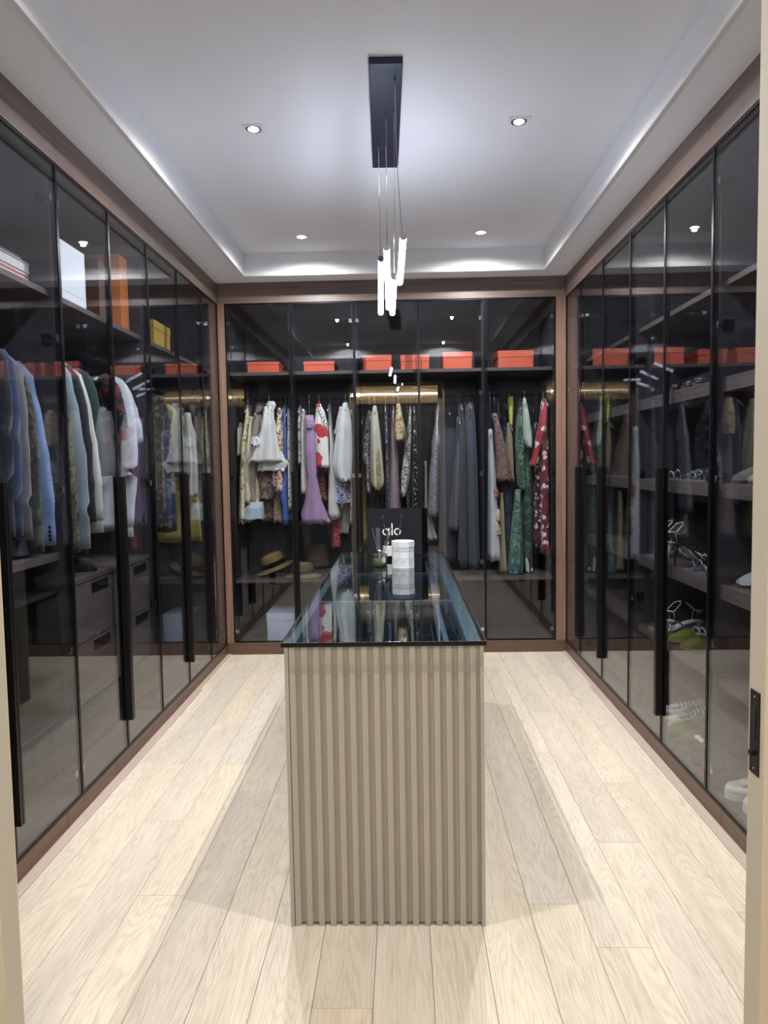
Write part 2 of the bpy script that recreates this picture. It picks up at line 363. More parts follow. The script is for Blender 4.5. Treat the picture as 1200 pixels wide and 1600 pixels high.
for i, (X, Y, bi, f_) in enumerate(((-.080, 3.275, 0, .02), (-.041, 2.99, 1, .02), (-.047, 3.235, 1, .55), (-.009, 2.98, 3, .02), (-.003, 2.737, 2, .15))):
    a, b_ = tops[bi]; e = a+(b_-a)*f_+Vector((0, 0, .012))
    bm = bmesh.new(); tube(bm, [(X, Y, ZT-.026), (X+(e.x-X)*.1, Y, (ZT+e.z)/2), e], .0011, 5); adopt(obj('wire', bm, M_chrome), pd)
    bm = bmesh.new(); tube(bm, [(X, Y, ZT-.033), (X, Y, ZT-.0275)], .0045, 10); adopt(obj('wire_gland', bm, M_chrome), pd)

# ------------------------------------------------------------------ wardrobes
ZH = (2.42, 1.89, 1.31, .67, .17)
def unit(side, edges, label, shelves=(), rail=True, handles=None, hinges=None, drawers=(), niche=None):
    """side L/R: runs along y; side B: runs along x; edges: run positions of the door seams, first and last are the side panels"""
    a0, a1 = edges[0], edges[-1]
    def D(u0, u1, d0, d1, z0, z1):          # u along the run, d depth behind the door face
        if side == 'L': return (XL-d1, XL-d0, u0, u1, z0, z1)
        if side == 'R': return (XR+d0, XR+d1, u0, u1, z0, z1)
        return (u0, u1, YB+d0, YB+d1, z0, z1)
    c = D((a0+a1)/2, (a0+a1)/2, 0, 0, 0, 0)
    t = thing('wardrobe_unit', label, 'wardrobe', (c[0], c[2], 0))
    def part(name, M, dims, bev=0.): return adopt(boxo(name, M, dims, bev=bev), t)
    z0 = ZG0-.004; z1 = ZG1+.10
    part('side_panel', M_carc, D(a0+.001, a0+.010, .032, DEP, z0, z1)); part('side_panel', M_carc, D(a1-.010, a1-.001, .032, DEP, z0, z1))
    part('back_panel', M_carc, D(a0+.010, a1-.010, DEP-.008, DEP, z0, z1))
    part('top_panel', M_carc, D(a0+.010, a1-.010, .032, DEP-.008, ZG1-.01, ZG1+.012))
    part('bottom_panel', M_shelf, D(a0+.010, a1-.010, .032, DEP-.008, z0-.004, z0+.012))
    for sh in shelves:
        z, th = sh[:2]; u0, u1 = sh[2] if len(sh) > 2 else (a0+.010, a1-.010)
        part('shelf', M_shelf, D(u0, u1, .045, DEP-.008, z-th, z), bev=.001)
    if rail:
        r = D(a0+.010, a1-.010, .29, .29, ZR, ZR); bm = bmesh.new()
        tube(bm, [(r[0], r[2], ZR), (r[1], r[3], ZR)], .0115, 10); adopt(obj('hanging_rail', bm, M_black, smooth=True), t)
    for e0, e1 in zip(edges, edges[1:]):
        for z, hgt in drawers:
            dr = part('drawer', M_shelf, D(e0+.012, e1-.012, .05, .07, z, z+hgt), bev=.001); m_ = (e0+e1)/2
            pp = boxo('finger_pull', M_black, D(m_+.02, m_+.19, .047, .052, z+hgt-.055, z+hgt-.012)); pp.parent = dr
            b2 = boxo('drawer_box', M_carc, D(e0+.02, e1-.02, .07, DEP-.03, z+.01, z+hgt-.02)); b2.parent = dr
    if niche:
        n0, n1, u0, u1 = niche
        part('niche_lining', M_dark, D(u0, u1, .06, DEP-.02, n0, n0+.01)); part('niche_lining', M_dark, D(u0, u1, .06, DEP-.02, n1, n1+.01))
        part('niche_lining', M_dark, D(u1-.018, u1, .06, DEP-.02, n0+.01, n1)); part('niche_lining', M_dark, D(u0, u1-.018, DEP-.03, DEP-.02, n0+.01, n1))
    zb = .092 if side == 'B' else ZG0
    nd = len(edges)-1
    handles = handles or ([1, 0] if nd == 2 else [None]); hinges = hinges or ([0, 1] if nd == 2 else [1])
    for di, (d0, d1) in enumerate(zip(edges, edges[1:])):
        e0, e1 = d0+.0015, d1-.0015; handle, hinge = handles[di], hinges[di]
        bm = bmesh.new()
        for dd in (D(e0, e0+.006, .002, .026, zb, ZG1), D(e1-.006, e1, .002, .026, zb, ZG1), D(e0+.006, e1-.006, .002, .022, ZG1-.006, ZG1), D(e0+.006, e1-.006, .002, .022, zb, zb+.006)): box(bm, *dd)
        door = adopt(obj('door', bm, M_alu), t)
        bm = bmesh.new()
        for u in (e0+.016, e1-.018): box(bm, *D(u, u+.004, .014, .020, zb+.006, ZG1-.006))
        o = obj('inner_profile', bm, M_black); o.parent = door
        g = boxo('glass_pane', M_glass, D(e0+.006, e1-.006, .005, .010, zb+.006, ZG1-.006)); g.parent = door
        if handle is not None:
            u0, u1 = (e0, e0+.013) if handle == 0 else (e1-.013, e1)
            bm = bmesh.new(); box(bm, *D(u0, u1, -.026, .002, .205, 1.35), bev=.002)
            q0, q1 = (u1, u1+.006) if handle == 0 else (u0-.006, u0)
            box(bm, *D(q0, q1, -.006, .002, .205, 1.35)); h = obj('handle', bm, M_black); h.parent = door
        if hinge is not None:
            for z in ZH:
                u = e0+.010 if hinge == 0 else e1-.034
                bm = bmesh.new(); box(bm, *D(u, u+.024, .0105, .016, z-.014, z+.014), bev=.001); h = obj('hinge_plate', bm, M_chrome); h.parent = door
                bm = bmesh.new(); sg = 1 if hinge == 0 else -1
                uu = u if hinge == 0 else u+.024
                box(bm, *D(min(uu, uu-sg*.006), max(uu, uu-sg*.006), .016, .075, z-.006, z+.006)); box(bm, *D(min(uu, uu+sg*.004), max(uu, uu+sg*.004), .04, .08, z-.022, z+.022))
                h = obj('hinge_arm', bm, M_black); h.parent = door
    return t
TOPS = [(2.077, .022)]; G = 'smoked-glass wardrobe '
unit('L', [1.28, 1.775], G+'next to the entry on the left, hidden by the door frame', TOPS, handles=[0])
unit('L', [1.775, 2.268, 2.768], G+'at the left edge with blazers, black niche and stacked books', TOPS+[(1.062, .03)], niche=(.40, .90, 2.31, 2.757))
unit('L', [2.768, 3.255, 3.745], G+'on the left with drawers, white gift box and tall orange bag', TOPS+[(.93, .02)], drawers=((.655, .25), (.40, .25)))
unit('L', [3.745, 4.240, 4.745], G+'on the left with the ochre box and bell-shaped white blouse', TOPS)
unit('L', [4.745, YB-.002], G+'in the far left corner with a pale cloth hanging low', TOPS, handles=[0])
RSH = [(2.057, .022), (1.695, .055), (1.292, .055), (.90, .055), (.53, .03)]
unit('R', [1.28, 1.775], G+'next to the entry on the right, hidden by the door frame', RSH, rail=False, handles=[0])
unit('R', [1.775, 2.270, 2.773], G+'at the right edge with white lace-up sneakers', RSH, rail=False)
unit('R', [2.773, 3.262, 3.742], G+'on the right with silver heels and green mules on its shelves', RSH, rail=False)
unit('R', [3.742, 4.240, 4.765], G+'on the right beyond the shoe shelves', RSH, rail=False)
unit('R', [4.765, YB-.002], G+'in the far right corner', RSH[:1], handles=[0])
BS = [XL+.052, -.325, .604, 1.113]; BSH = [(2.072, .024), (.548, .022)]
unit('B', [XL+.052, -.778, -.325], G+'on the back wall with straw hats and the lilac dress', BSH)
unit('B', [-.325, .136, .604], G+'in the middle of the back wall, behind the black bag', BSH)
unit('B', [.604, 1.113], G+'at the right of the back wall with green and red gowns', BSH)
# ------------------------------------------------------------------ island
IX0, IX1, IY0, IY1, IZ = -.352, .233, 2.045, 4.19, .858
isl = thing('island_cabinet', 'taupe fluted island cabinet with black glass top in the middle of the floor', 'island cabinet', (-.06, 3.1, 0))
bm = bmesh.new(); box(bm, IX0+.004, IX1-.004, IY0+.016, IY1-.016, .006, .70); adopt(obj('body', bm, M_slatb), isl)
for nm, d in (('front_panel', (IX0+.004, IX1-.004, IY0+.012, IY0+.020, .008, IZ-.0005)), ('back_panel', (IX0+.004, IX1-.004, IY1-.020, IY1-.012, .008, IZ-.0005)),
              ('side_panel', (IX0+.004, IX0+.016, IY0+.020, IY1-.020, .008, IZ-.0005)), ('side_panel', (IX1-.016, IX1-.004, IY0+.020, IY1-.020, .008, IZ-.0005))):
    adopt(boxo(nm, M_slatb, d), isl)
# fluted front: proud slats with a lower step ridge in every groove
n = 16; pit = (IX1-IX0-.018)/n; w_ = .0175
def meshbox(name, M, dims, bev=.0012):
    bm = bmesh.new(); box(bm, *dims, bev=bev); bmesh.ops.recalc_face_normals(bm, faces=bm.faces[:])
    me = bpy.data.meshes.new(name); bm.to_mesh(me); bm.free(); me.materials.append(M); return me
def inst(name, me, loc, parent, rz=0):
    o = bpy.data.objects.new(name, me); COL.objects.link(o); o.location = loc; o.rotation_euler.z = rz
    return adopt(o, parent)
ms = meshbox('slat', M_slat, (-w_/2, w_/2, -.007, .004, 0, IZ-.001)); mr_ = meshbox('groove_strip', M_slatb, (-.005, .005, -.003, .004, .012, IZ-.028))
for i in range(n):
    X = IX0+.022+pit*i
    inst('slat', ms, (X, IY0+.012, .001), isl); inst('slat', ms, (X, IY1-.012, .001), isl, math.pi)
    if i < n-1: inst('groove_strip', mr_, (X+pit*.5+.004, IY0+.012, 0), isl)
m2 = meshbox('slat', M_slat, (-w_/2, w_/2, -.006, .004, 0, IZ-.001))
ny = int((IY1-IY0-.04)/pit)
for i in range(ny+1):
    Y = IY0+.02+(IY1-IY0-.04)*i/ny
    inst('slat', m2, (IX0+.006, Y, .001), isl, -math.pi/2); inst('slat', m2, (IX1-.006, Y, .001), isl, math.pi/2)
for X in (IX0+.0055, IX1-.0055):
    inst('corner_post', meshbox('corner_post', M_slat, (-.0055, .0055, -.006, .006, 0, IZ-.001)), (X, IY0+.008, .001), isl)
# glass top and the display drawers under it
adopt(boxo('glass_top', M_top, (IX0-.005, IX1+.005, IY0-.006, IY1+.006, IZ+.002, IZ+.012), bev=.003), isl)
bm = bmesh.new(); box(bm, IX0-.0065, IX1+.0065, IY0-.0085, IY0-.0062, IZ-.001, IZ+.0125, bev=.0008); box(bm, IX0-.008, IX0-.0053, IY0-.006, IY1+.006, IZ, IZ+.012); box(bm, IX1+.0053, IX1+.008, IY0-.006, IY1+.006, IZ, IZ+.012)
adopt(obj('glass_edge', bm, M_black), isl)
bm = bmesh.new()
box(bm, IX0+.017, IX0+.028, IY0+.022, IY1-.022, IZ-.014, IZ); box(bm, IX1-.046, IX1-.017, IY0+.022, IY1-.022, IZ-.014, IZ)
box(bm, IX0+.028, IX1-.046, IY0+.022, IY0+.042, IZ-.014, IZ); box(bm, IX0+.028, IX1-.046, IY1-.042, IY1-.022, IZ-.014, IZ)
adopt(obj('display_frame', bm, M_slate), isl)
for Y in (2.72, 3.42): adopt(boxo('cross_bar', M_slate, (IX0+.028, IX1-.046, Y-.006, Y+.022, IZ-.014, IZ-.001)), isl)
adopt(boxo('inner_rail', M_slate, (IX1-.105, IX1-.088, IY0+.20, IY1-.05, IZ-.055, IZ-.04)), isl)
for k_, (y0, y1) in enumerate(((IY0+.03, 2.71), (2.745, 3.41), (3.445, IY1-.04))):
    tr = boxo('display_tray', M_dark, (IX0+.03, IX1-.05, y0, y1, .72, .725)); adopt(tr, isl)
    bm = bmesh.new()
    for d in ((IX0+.03, IX0+.036, y0, y1), (IX1-.056, IX1-.05, y0, y1), (IX0+.036, IX1-.056, y0, y0+.006), (IX0+.036, IX1-.056, y1-.006, y1)): box(bm, *d, .725, .80)
    o = obj('tray_side', bm, M_sld); o.parent = tr
    for j in range(1, 4):
        o = boxo('tray_divider', M_sld, (IX1-.056-.075*j, IX1-.052-.075*j, y0+.006, y1-.006, .725, .775)); o.parent = tr
    for j in range(1, 3):
        yy = y0+(y1-y0)*j/3; o = boxo('tray_divider', M_sld, (IX1-.20, IX1-.057, yy, yy+.004, .725, .776)); o.parent = tr
TOPZ = IZ+.0121
# black paper bag with its lettering
bg = thing('paper_bag', 'black glossy paper carrier bag with white lettering standing on island top', 'shopping bag', (-.06, 4.06, TOPZ))
M_bag = mat('black_card', (11, 15, 23), .6, spec=.3); M_bags = mat('black_card_side', (10, 13, 20), .45)
bx0, bx1, by0, by1, bz1 = -.195, .112, 4.02, 4.13, TOPZ+.262
bm = bmesh.new()
T_ = .0022
for d in ((bx0, bx1, by0, by0+T_), (bx0, bx1, by1-T_, by1), (bx0, bx0+T_, by0+T_, by1-T_)): box(bm, *d, TOPZ, bz1)
box(bm, bx0, bx1, by0, by1, TOPZ, TOPZ+T_)
adopt(obj('bag_body', bm, M_bag), bg)
bm = bmesh.new(); V = [bm.verts.new(p) for p in ((bx1, by0, TOPZ), (bx1+.035, (by0+by1)/2+.01, TOPZ), (bx1, by1, TOPZ), (bx1, by0, bz1), (bx1+.035, (by0+by1)/2+.01, bz1), (bx1, by1, bz1))]
bm.faces.new((V[0], V[1], V[4], V[3])); bm.faces.new((V[1], V[2], V[5], V[4])); g_ = bmesh.ops.solidify(bm, geom=bm.faces[:], thickness=.002); adopt(obj('gusset', bm, M_bags), bg)
def ribbon(pts, wd):
    bm = bmesh.new(); prev = None
    for i, p in enumerate(pts):
        p = Vector(p); a = [bm.verts.new(p+Vector((dx, 0, 0))) for dx in (-wd/2, wd/2)]
        if prev: bm.faces.new((prev[0], prev[1], a[1], a[0]))
        prev = a
    bmesh.ops.solidify(bm, geom=bm.faces[:], thickness=.0012); return bm
for sx in (-1, 1):
    xx = -.055+sx*.05
    adopt(obj('handle', ribbon([(xx, by0-.002, bz1-.018), (xx+.004*sx, by0-.006, bz1-.05), (xx-.006*sx, by0-.010, bz1-.10), (xx-.02*sx, by0-.008, bz1-.15), (xx-.045*sx, by0-.006, bz1-.172)], .008), mat('satin_ribbon', (24, 27, 34), .3), smooth=True), bg)
M_let = mat('white_print', (232, 234, 236), .5)
def ring(cx_, cz, r, th, a0=0, a1=2*math.pi, n=36):
    bm = bmesh.new(); cl = abs(a1-a0-2*math.pi) < 1e-6; row = []
    for i in range(n if cl else n+1):
        t = a0+(a1-a0)*i/n; q = []
        for rr in (r-th/2, r+th/2): q.append(bm.verts.new((cx_+rr*math.cos(t), by0-.0004, cz+rr*math.sin(t))))
        row.append(q)
    for i in range(len(row)-(0 if cl else 1)):
        a, b_ = row[i], row[(i+1) % len(row)]; bm.faces.new((a[0], a[1], b_[1], b_[0]))
    return bm
LZ = TOPZ+.135; R_ = .0165
bm = ring(-.092, LZ, R_, .0068); box(bm, -.0775, -.0708, by0-.0006, by0-.0003, LZ-.020, LZ+.020); adopt(obj('lettering', bm, M_let), bg)
bm = bmesh.new(); box(bm, -.0605, -.0535, by0-.0006, by0-.0003, LZ-.020, LZ+.048); adopt(obj('lettering', bm, M_let), bg)
adopt(obj('lettering', ring(-.0265, LZ, R_, .0068), M_let), bg)
# reed diffuser, bottle, octagonal box
p = at(593, 885, 2, TOPZ); dx, dy = p.x, p.y+.02
rd = thing('reed_diffuser', 'round clear glass reed diffuser with dark reeds on the island top', 'diffuser', (dx, dy, TOPZ))
bm = bmesh.new(); lathe(bm, [(.036, TOPZ), (.040, TOPZ+.004), (.040, TOPZ+.058), (.034, TOPZ+.064), (.013, TOPZ+.066), (.013, TOPZ+.080), (.0105, TOPZ+.080), (.0105, TOPZ+.066), (.032, TOPZ+.061), (.036, TOPZ+.056), (.036, TOPZ+.006)], dx, dy, 32)
adopt(obj('bottle', bm, glass('diffuser_glass', (.90, .93, .90), 3.), smooth=True), rd)
bm = bmesh.new(); lathe(bm, [(.034, TOPZ+.008), (.034, TOPZ+.034)], dx, dy, 28); adopt(obj('liquid', bm, mat('pale_oil', (150, 152, 134), .2, coat=.5)), rd)
bm = bmesh.new(); lathe(bm, [(.0145, TOPZ+.068), (.0145, TOPZ+.082), (.0135, TOPZ+.082), (.0135, TOPZ+.068)], dx, dy, 20); adopt(obj('neck_ring', bm, M_chrome, smooth=True), rd)
for i, (ex, ez) in enumerate(((-.034, .192), (-.016, .197), (-.010, .194), (-.004, .197), (.002, .190), (.058, .196), (.066, .192))):
    bm = bmesh.new(); tube(bm, [(dx+.01*(-1)**i*.5, dy, TOPZ+.012), (dx+ex, dy+.01*math.sin(i*2.1), TOPZ+ez)], .0022, 6); adopt(obj('reed', bm, mat('charcoal_reed', (96, 98, 104), .6)), rd)
bm = bmesh.new(); box(bm, dx+.014, dx+.032, dy-.0405, dy-.0385, TOPZ+.022, TOPZ+.050); adopt(obj('paper_label', bm, mat('sage_label', (150, 156, 128), .6)), rd)
p = at(604, 875, 2, TOPZ); bx, by = p.x+.008, p.y+.02
bt = thing('amber_bottle', 'dark amber bottle with a white paper label, behind the reed diffuser', 'bottle', (bx, by, TOPZ))
bm = bmesh.new(); lathe(bm, [(.024, TOPZ), (.027, TOPZ+.004), (.027, TOPZ+.082), (.022, TOPZ+.092), (.011, TOPZ+.098), (.011, TOPZ+.112)], bx, by, 28); adopt(obj('bottle_body', bm, mat('amber_glass', (34, 16, 14), .12, coat=.5), smooth=True), bt)
bm = bmesh.new(); lathe(bm, [(.0128, TOPZ+.108), (.0128, TOPZ+.126), (.005, TOPZ+.128), (.005, TOPZ+.150), (.0035, TOPZ+.152)], bx, by, 20); adopt(obj('pump_cap', bm, M_black, smooth=True), bt)
bm = bmesh.new(); lathe(bm, [(.0274, TOPZ+.022), (.0274, TOPZ+.078)], bx, by, 28); lab_ = adopt(obj('paper_label', bm, M_white), bt)
bm = bmesh.new()
for j in range(6): box(bm, bx-.016, bx+.016-.006*(j % 3), by-.0282, by-.0278, TOPZ+.03+.007*j, TOPZ+.0308+.007*j)
o = obj('print', bm, mat('grey_ink', (120, 122, 126), .6)); o.parent = lab_
p = at(630, 888, 2, TOPZ); ox, oy = p.x, p.y+.05
ob = thing('octagonal_box', 'white octagonal candle box with fine grey print on the island top', 'box', (ox, oy, TOPZ))
def octo(r, z0, z1):
    bm = bmesh.new(); a = [[bm.verts.new((ox+r*math.cos(math.pi/8+.12+i*math.pi/4), oy+r*math.sin(math.pi/8+.12+i*math.pi/4), z)) for i in range(8)] for z in (z0, z1)]
    for i in range(8): bm.faces.new((a[0][i], a[0][(i+1) % 8], a[1][(i+1) % 8], a[1][i]))
    bm.faces.new(a[0][::-1]); bm.faces.new(a[1]); return bm
adopt(obj('box_body', octo(.0575, TOPZ, TOPZ+.104), M_white), ob); adopt(obj('box_lid', octo(.0595, TOPZ+.1042, TOPZ+.132), M_white), ob)
# print lies on the facets facing the entry
M_ink = mat('soft_ink', (96, 102, 114), .6)
for i in range(8):
    a0 = math.pi/8+.12+i*math.pi/4; a1 = a0+math.pi/4; mid = (a0+a1)/2
    if math.sin(mid) > -.2: continue
    r = .0579*math.cos(math.pi/8)+.0002; nx, ny_ = math.cos(mid), math.sin(mid); tx, ty = -ny_, nx
    bm = bmesh.new()
    def stripe(u0, u1, z0, z1):
        q = [bm.verts.new((ox+nx*r+tx*u, oy+ny_*r+ty*u, TOPZ+z)) for u, z in ((u0, z0), (u1, z0), (u1, z1), (u0, z1))]; bm.faces.new(q)
    for z in (.012, .046, .094): stripe(-.018, .018, z, z+.0011)
    for j in range(4): stripe(-.016, .004+.004*(j % 2), .022+.005*j, .0230+.005*j)
    for j in range(6): stripe(-.017+.006*j, -.014+.006*j, .082, .086)
    stripe(-.0185, -.0178, .012, .094); stripe(.0178, .0185, .012, .094)
    bmesh.ops.solidify(bm, geom=bm.faces[:], thickness=.0002)
    adopt(obj('printed_ornament', bm, M_ink), ob)

# ------------------------------------------------------------------ garments
def smooth_rows(rows, n=18):
    """(z, xl, xr) rows top to bottom, resampled"""
    out = []; z0, z1 = rows[0][0], rows[-1][0]
    for i in range(n+1):
        z = z0+(z1-z0)*i/n
        for a, b_ in zip(rows, rows[1:]):
            if a[0] >= z >= b_[0]-1e-9:
                t = (a[0]-z)/max(1e-6, a[0]-b_[0]); t = t*t*(3-2*t)*.5+t*.5
                out.append((z, a[1]+(b_[1]-a[1])*t, a[2]+(b_[2]-a[2])*t)); break
    return out
def loft(rows, yc, hd, fold=.006, nf=5, n=28, seed=0, dtop=.45):
    rnd = random.Random(seed); ph = rnd.random()*6; ph2 = rnd.random()*6
    bm = bmesh.new(); R = smooth_rows(rows); rings = []; m = len(R)-1
    for j, (z, xl, xr) in enumerate(R):
        t = j/m; cx_ = (xl+xr)/2; hw = max(.004, (xr-xl)/2); d = hd*(dtop+(1-dtop)*min(1, t*3.2))
        q = []
        for k in range(n):
            a = 2*math.pi*k/n; f_ = min(fold, hw*.35)*(.25+.9*t)*(math.sin(nf*a+ph+1.2*t)+.5*math.sin((nf*2+1)*a+ph2))
            c, s_ = math.cos(a), math.sin(a)
            c = math.copysign(abs(c)**.8, c); s_ = math.copysign(abs(s_)**.8, s_)
            zz = z+(.006*math.sin(nf*a+ph2) if j == m else 0)
            q.append(bm.verts.new((cx_+(hw+f_*.5)*c, yc+(d+f_)*s_, zz)))
        rings.append(q)
    for i in range(m):
        for k in range(n): bm.faces.new((rings[i][k], rings[i][(k+1) % n], rings[i+1][(k+1) % n], rings[i+1][k]))
    bm.faces.new(rings[0][::-1])
    z, xl, xr = R[-1]; inn = [bm.verts.new(((v.co.x-(xl+xr)/2)*.9+(xl+xr)/2, (v.co.y-yc)*.9+yc, v.co.z+.03)) for v in rings[-1]]
    for k in range(n): bm.faces.new((rings[-1][k], rings[-1][(k+1) % n], inn[(k+1) % n], inn[k]))
    bm.faces.new(inn)
    return bm
def conv(rows, Y):
    out = []
    for py, xl, xr in rows:
        a = at(xl, py, 1, Y); b_ = at(xr, py, 1, Y); out.append(((a.z+b_.z)/2, a.x, b_.x))
    return out
HM = None
def hanger(x, y, along, label, group, span=.17, ztip=1.80, M=None):
    """hook over the rail plus a shallow shoulder bar; along: axis of the shoulders"""
    bm = bmesh.new(); r = .0145
    ax = Vector((1, 0, 0)) if along == 'x' else Vector((0, 1, 0))
    c = Vector((x, y, ZR)); pts = [c+ax*(-r*math.cos(t))*1.0+Vector((0, 0, r*math.sin(t))) for t in [math.pi*k/8-.5 for k in range(10)]]
    pts += [c+ax*(r*.3)+Vector((0, 0, -.03)), c+Vector((0, 0, -.045)), Vector((x, y, ztip+.03))]
    tube(bm, pts, .0016, 6)
    tube(bm, [Vector((x, y, ztip-.035))-ax*span, Vector((x, y, ztip+.012))-ax*span*.45, Vector((x, y, ztip+.03)), Vector((x, y, ztip+.012))+ax*span*.45, Vector((x, y, ztip-.035))+ax*span], [.004, .005, .006, .005, .004], 8)
    o = local(obj('coat_hanger', bm, M or M_hang, smooth=True), (x, y, ZR)); return tag(o, label, 'hanger', group)
M_hang = mat('pale_hanger', (168, 168, 172), .3, .6)
gi = [0]
def inset(rows, hd):
    """front garments stand a little wider; none reaches into the bay's side panels"""
    e = .05 if hd < .12 else .02; mid = sum((r[1]+r[2])/2 for r in rows)/len(rows); lo, hi = -9, 9
    if mid > XL:
        for u0, u1 in zip(BS, BS[1:]):
            if u0 <= mid <= u1: lo, hi = u0+.016, u1-.016
    else: hi = XL-.036
    zm = .562 if mid > XL else -9; out = []
    for z, a, b_ in rows:
        z = max(z, zm)
        a, b_ = a-e*(b_-a)-.04*e, b_+e*(b_-a)+.04*e; a = max(lo, min(a, hi-.012)); b_ = min(hi, max(b_, lo+.012)); out.append((z, a, b_))
    return out
def hlab(label):
    w = ('hanger carrying the '+label).split()[:15]
    while w[-1] in ('the', 'of', 'with', 'and', 'in', 'on', 'to', 'at', 'beside', 'left', 'right', 'a', 'by', 'between', 'below', 'far', 'black', 'white', 'tile', 'back', 'bright', 'into'): w.pop()
    return ' '.join(w)
def garment(name, label, cat, rows, mt, Y=5.44, hd=.17, fold=.006, nf=5, group=None, parts=(), hang=None, raw=False, dtop=.45):
    gi[0] += 1; R = rows if raw else inset(conv(rows, Y-min(hd, .12)), hd)
    t = thing(name, label, cat, ((R[0][1]+R[0][2])/2, Y, R[0][0]), group)
    o = adopt(obj('cloth_body', loft(R, Y, hd, fold, nf, seed=gi[0]*7, dtop=dtop), mt, smooth=True), t)
    for nm, rw, m_, yo, h_ in parts:
        R2 = rw if raw else [(max(z_, .560 if R[0][1] > XL else 0), x0_, x1_) for z_, x0_, x1_ in conv(rw, Y-min(hd, .12))]
        adopt(obj(nm, loft(R2, Y+yo, h_, fold, nf+1, seed=gi[0]*7+3, dtop=.8), m_, smooth=True), t)
    if hang: hanger((R[0][1]+R[0][2])/2, Y if hang[0] == 'y' else Y, hang[0], hlab(label), hang[2], ztip=min(ZR-.07, R[0][0]-.028), span=hang[3] if len(hang) > 3 else .16)
    return t
W_ = (214, 216, 206)
def bh(n): return ('y', 'slim pale hanger on the %s rail of the back wall' % n, 'hangers on the %s back rail' % n)
H1, H2, H3, H4, H5 = bh('first'), bh('second'), bh('third'), bh('fourth'), bh('fifth')
FR = 5.285; MD = 5.44; BK = 5.56
C = cloth
# first bay
garment('blouse', 'narrow pale yellow blouse, leftmost on the back wall rail', 'blouse', [(660, 371, 374), (690, 370, 376), (712, 371, 375)], C('solid', (170, 164, 120)), Y=MD, hd=.15, hang=H1)
garment('dress', 'long dress in yellow and white print, second from left on back wall', 'dress', [(632, 382, 386), (660, 380, 387), (700, 376, 385), (760, 374, 384), (818, 372, 385)], C('print', (196, 190, 110), (214, 212, 196), (120, 118, 60)), Y=MD, hd=.16, hang=H1)
garment('dress', 'cream dress with ruffled hem beside the yellow print dress', 'dress', [(650, 387, 391), (680, 386, 392), (740, 380, 392), (786, 381, 394)], C('print', (206, 196, 164), (190, 176, 140), (216, 208, 180)), Y=MD, hd=.16, hang=H1)
garment('dress', 'sheer taupe dress with ruffled neck, left of the big white flounced dress', 'dress', [(636, 396, 404), (650, 392, 405), (690, 391, 404), (725, 386, 401), (750, 385, 401), (788, 388, 402)], C('solid', (150, 134, 118)), Y=MD, hd=.13, hang=H1,
        parts=[('neck_ruffle', [(629, 396, 411), (634, 395, 412), (644, 397, 406)], C('solid', (120, 104, 98)), -.01, .08), ('side_flounce', [(722, 379, 386), (740, 374, 385), (750, 372, 386)], C('solid', (196, 196, 188)), -.05, .06)])
garment('dress', 'big white dress with embroidered tiered flounces, widest garment of the back wall', 'dress', [(634, 411, 424), (650, 409, 424), (670, 406, 427), (695, 398, 431), (712, 391, 434), (722, 386, 437)], C('solid', W_), Y=FR, hd=.075, fold=.012, nf=7, hang=('y', H1[1], H1[2], .05),
        parts=[('neck_ruffle', [(626, 416, 426), (632, 414, 428), (640, 416, 425)], C('solid', (206, 206, 198)), 0, .04), ('flounce', [(700, 403, 434), (715, 401, 442), (723, 400, 449), (736, 399, 442)], C('solid', (206, 208, 198)), .03, .06),
               ('embroidery', [(682, 394, 402), (690, 392, 408), (697, 394, 406)], C('floral', (222, 224, 214), (190, 196, 190), scale=2.), -.07, .012)])
garment('skirt', 'pale blue wide skirt hanging low at the left of the back wall', 'skirt', [(785, 388, 407), (797, 382, 408), (812, 378, 408)], C('solid', (168, 182, 198)), Y=5.33, hd=.07, fold=.006)
garment('dress', 'brown paisley dress hanging below the white flounces', 'dress', [(660, 408, 420), (735, 405, 426), (775, 404, 428), (815, 409, 426)], C('print', (110, 84, 74), (160, 138, 118), (84, 60, 58), (150, 96, 70)), Y=BK, hd=.05)
garment('dress', 'leopard spotted dress between brown paisley and red floral', 'dress', [(700, 426, 436), (770, 427, 438), (816, 427, 441)], C('dots', (186, 172, 146), (60, 50, 44), (120, 90, 60)), Y=BK, hd=.06)
garment('dress', 'cream dress with dense red and brown flowers, left of the cobalt dress', 'dress', [(636, 431, 438), (660, 429, 440), (690, 430, 443), (730, 430, 444), (768, 431, 443)], C('floral', (200, 186, 160), (168, 60, 54), (110, 70, 60), (190, 140, 100)), Y=MD, hd=.16, hang=H1)
garment('dress', 'cobalt blue dress with puffed hem on the back wall', 'dress', [(632, 440, 444), (690, 444, 448), (750, 443, 449), (770, 437, 449), (784, 438, 450), (785, 441, 450), (820, 442, 451)], C('solid', (52, 96, 188)), Y=MD, hd=.15, hang=H1)
garment('dress', 'cream dress with dark oval motifs, rightmost in the first back bay', 'dress', [(638, 447, 449), (680, 449, 453), (760, 450, 455), (797, 451, 456)], C('dots', (196, 190, 168), (60, 62, 70), scale=.5), Y=MD, hd=.16, hang=H1)
garment('blouse', 'beige ruffled blouse low in the first back bay, below the sheer taupe dress', 'blouse', [(738, 386, 397), (755, 385, 402), (774, 384, 404), (788, 387, 403)], C('print', (186, 172, 132), (160, 146, 112), (200, 188, 150)), Y=5.37, hd=.045, fold=.01, nf=7)
garment('blouse', 'brown tiered ruffle blouse right below the white flounces', 'blouse', [(738, 406, 430), (752, 402, 434), (765, 406, 431), (780, 403, 424)], C('print', (120, 96, 86), (84, 64, 60), (150, 126, 110)), Y=5.40, hd=.045, fold=.01, nf=7)
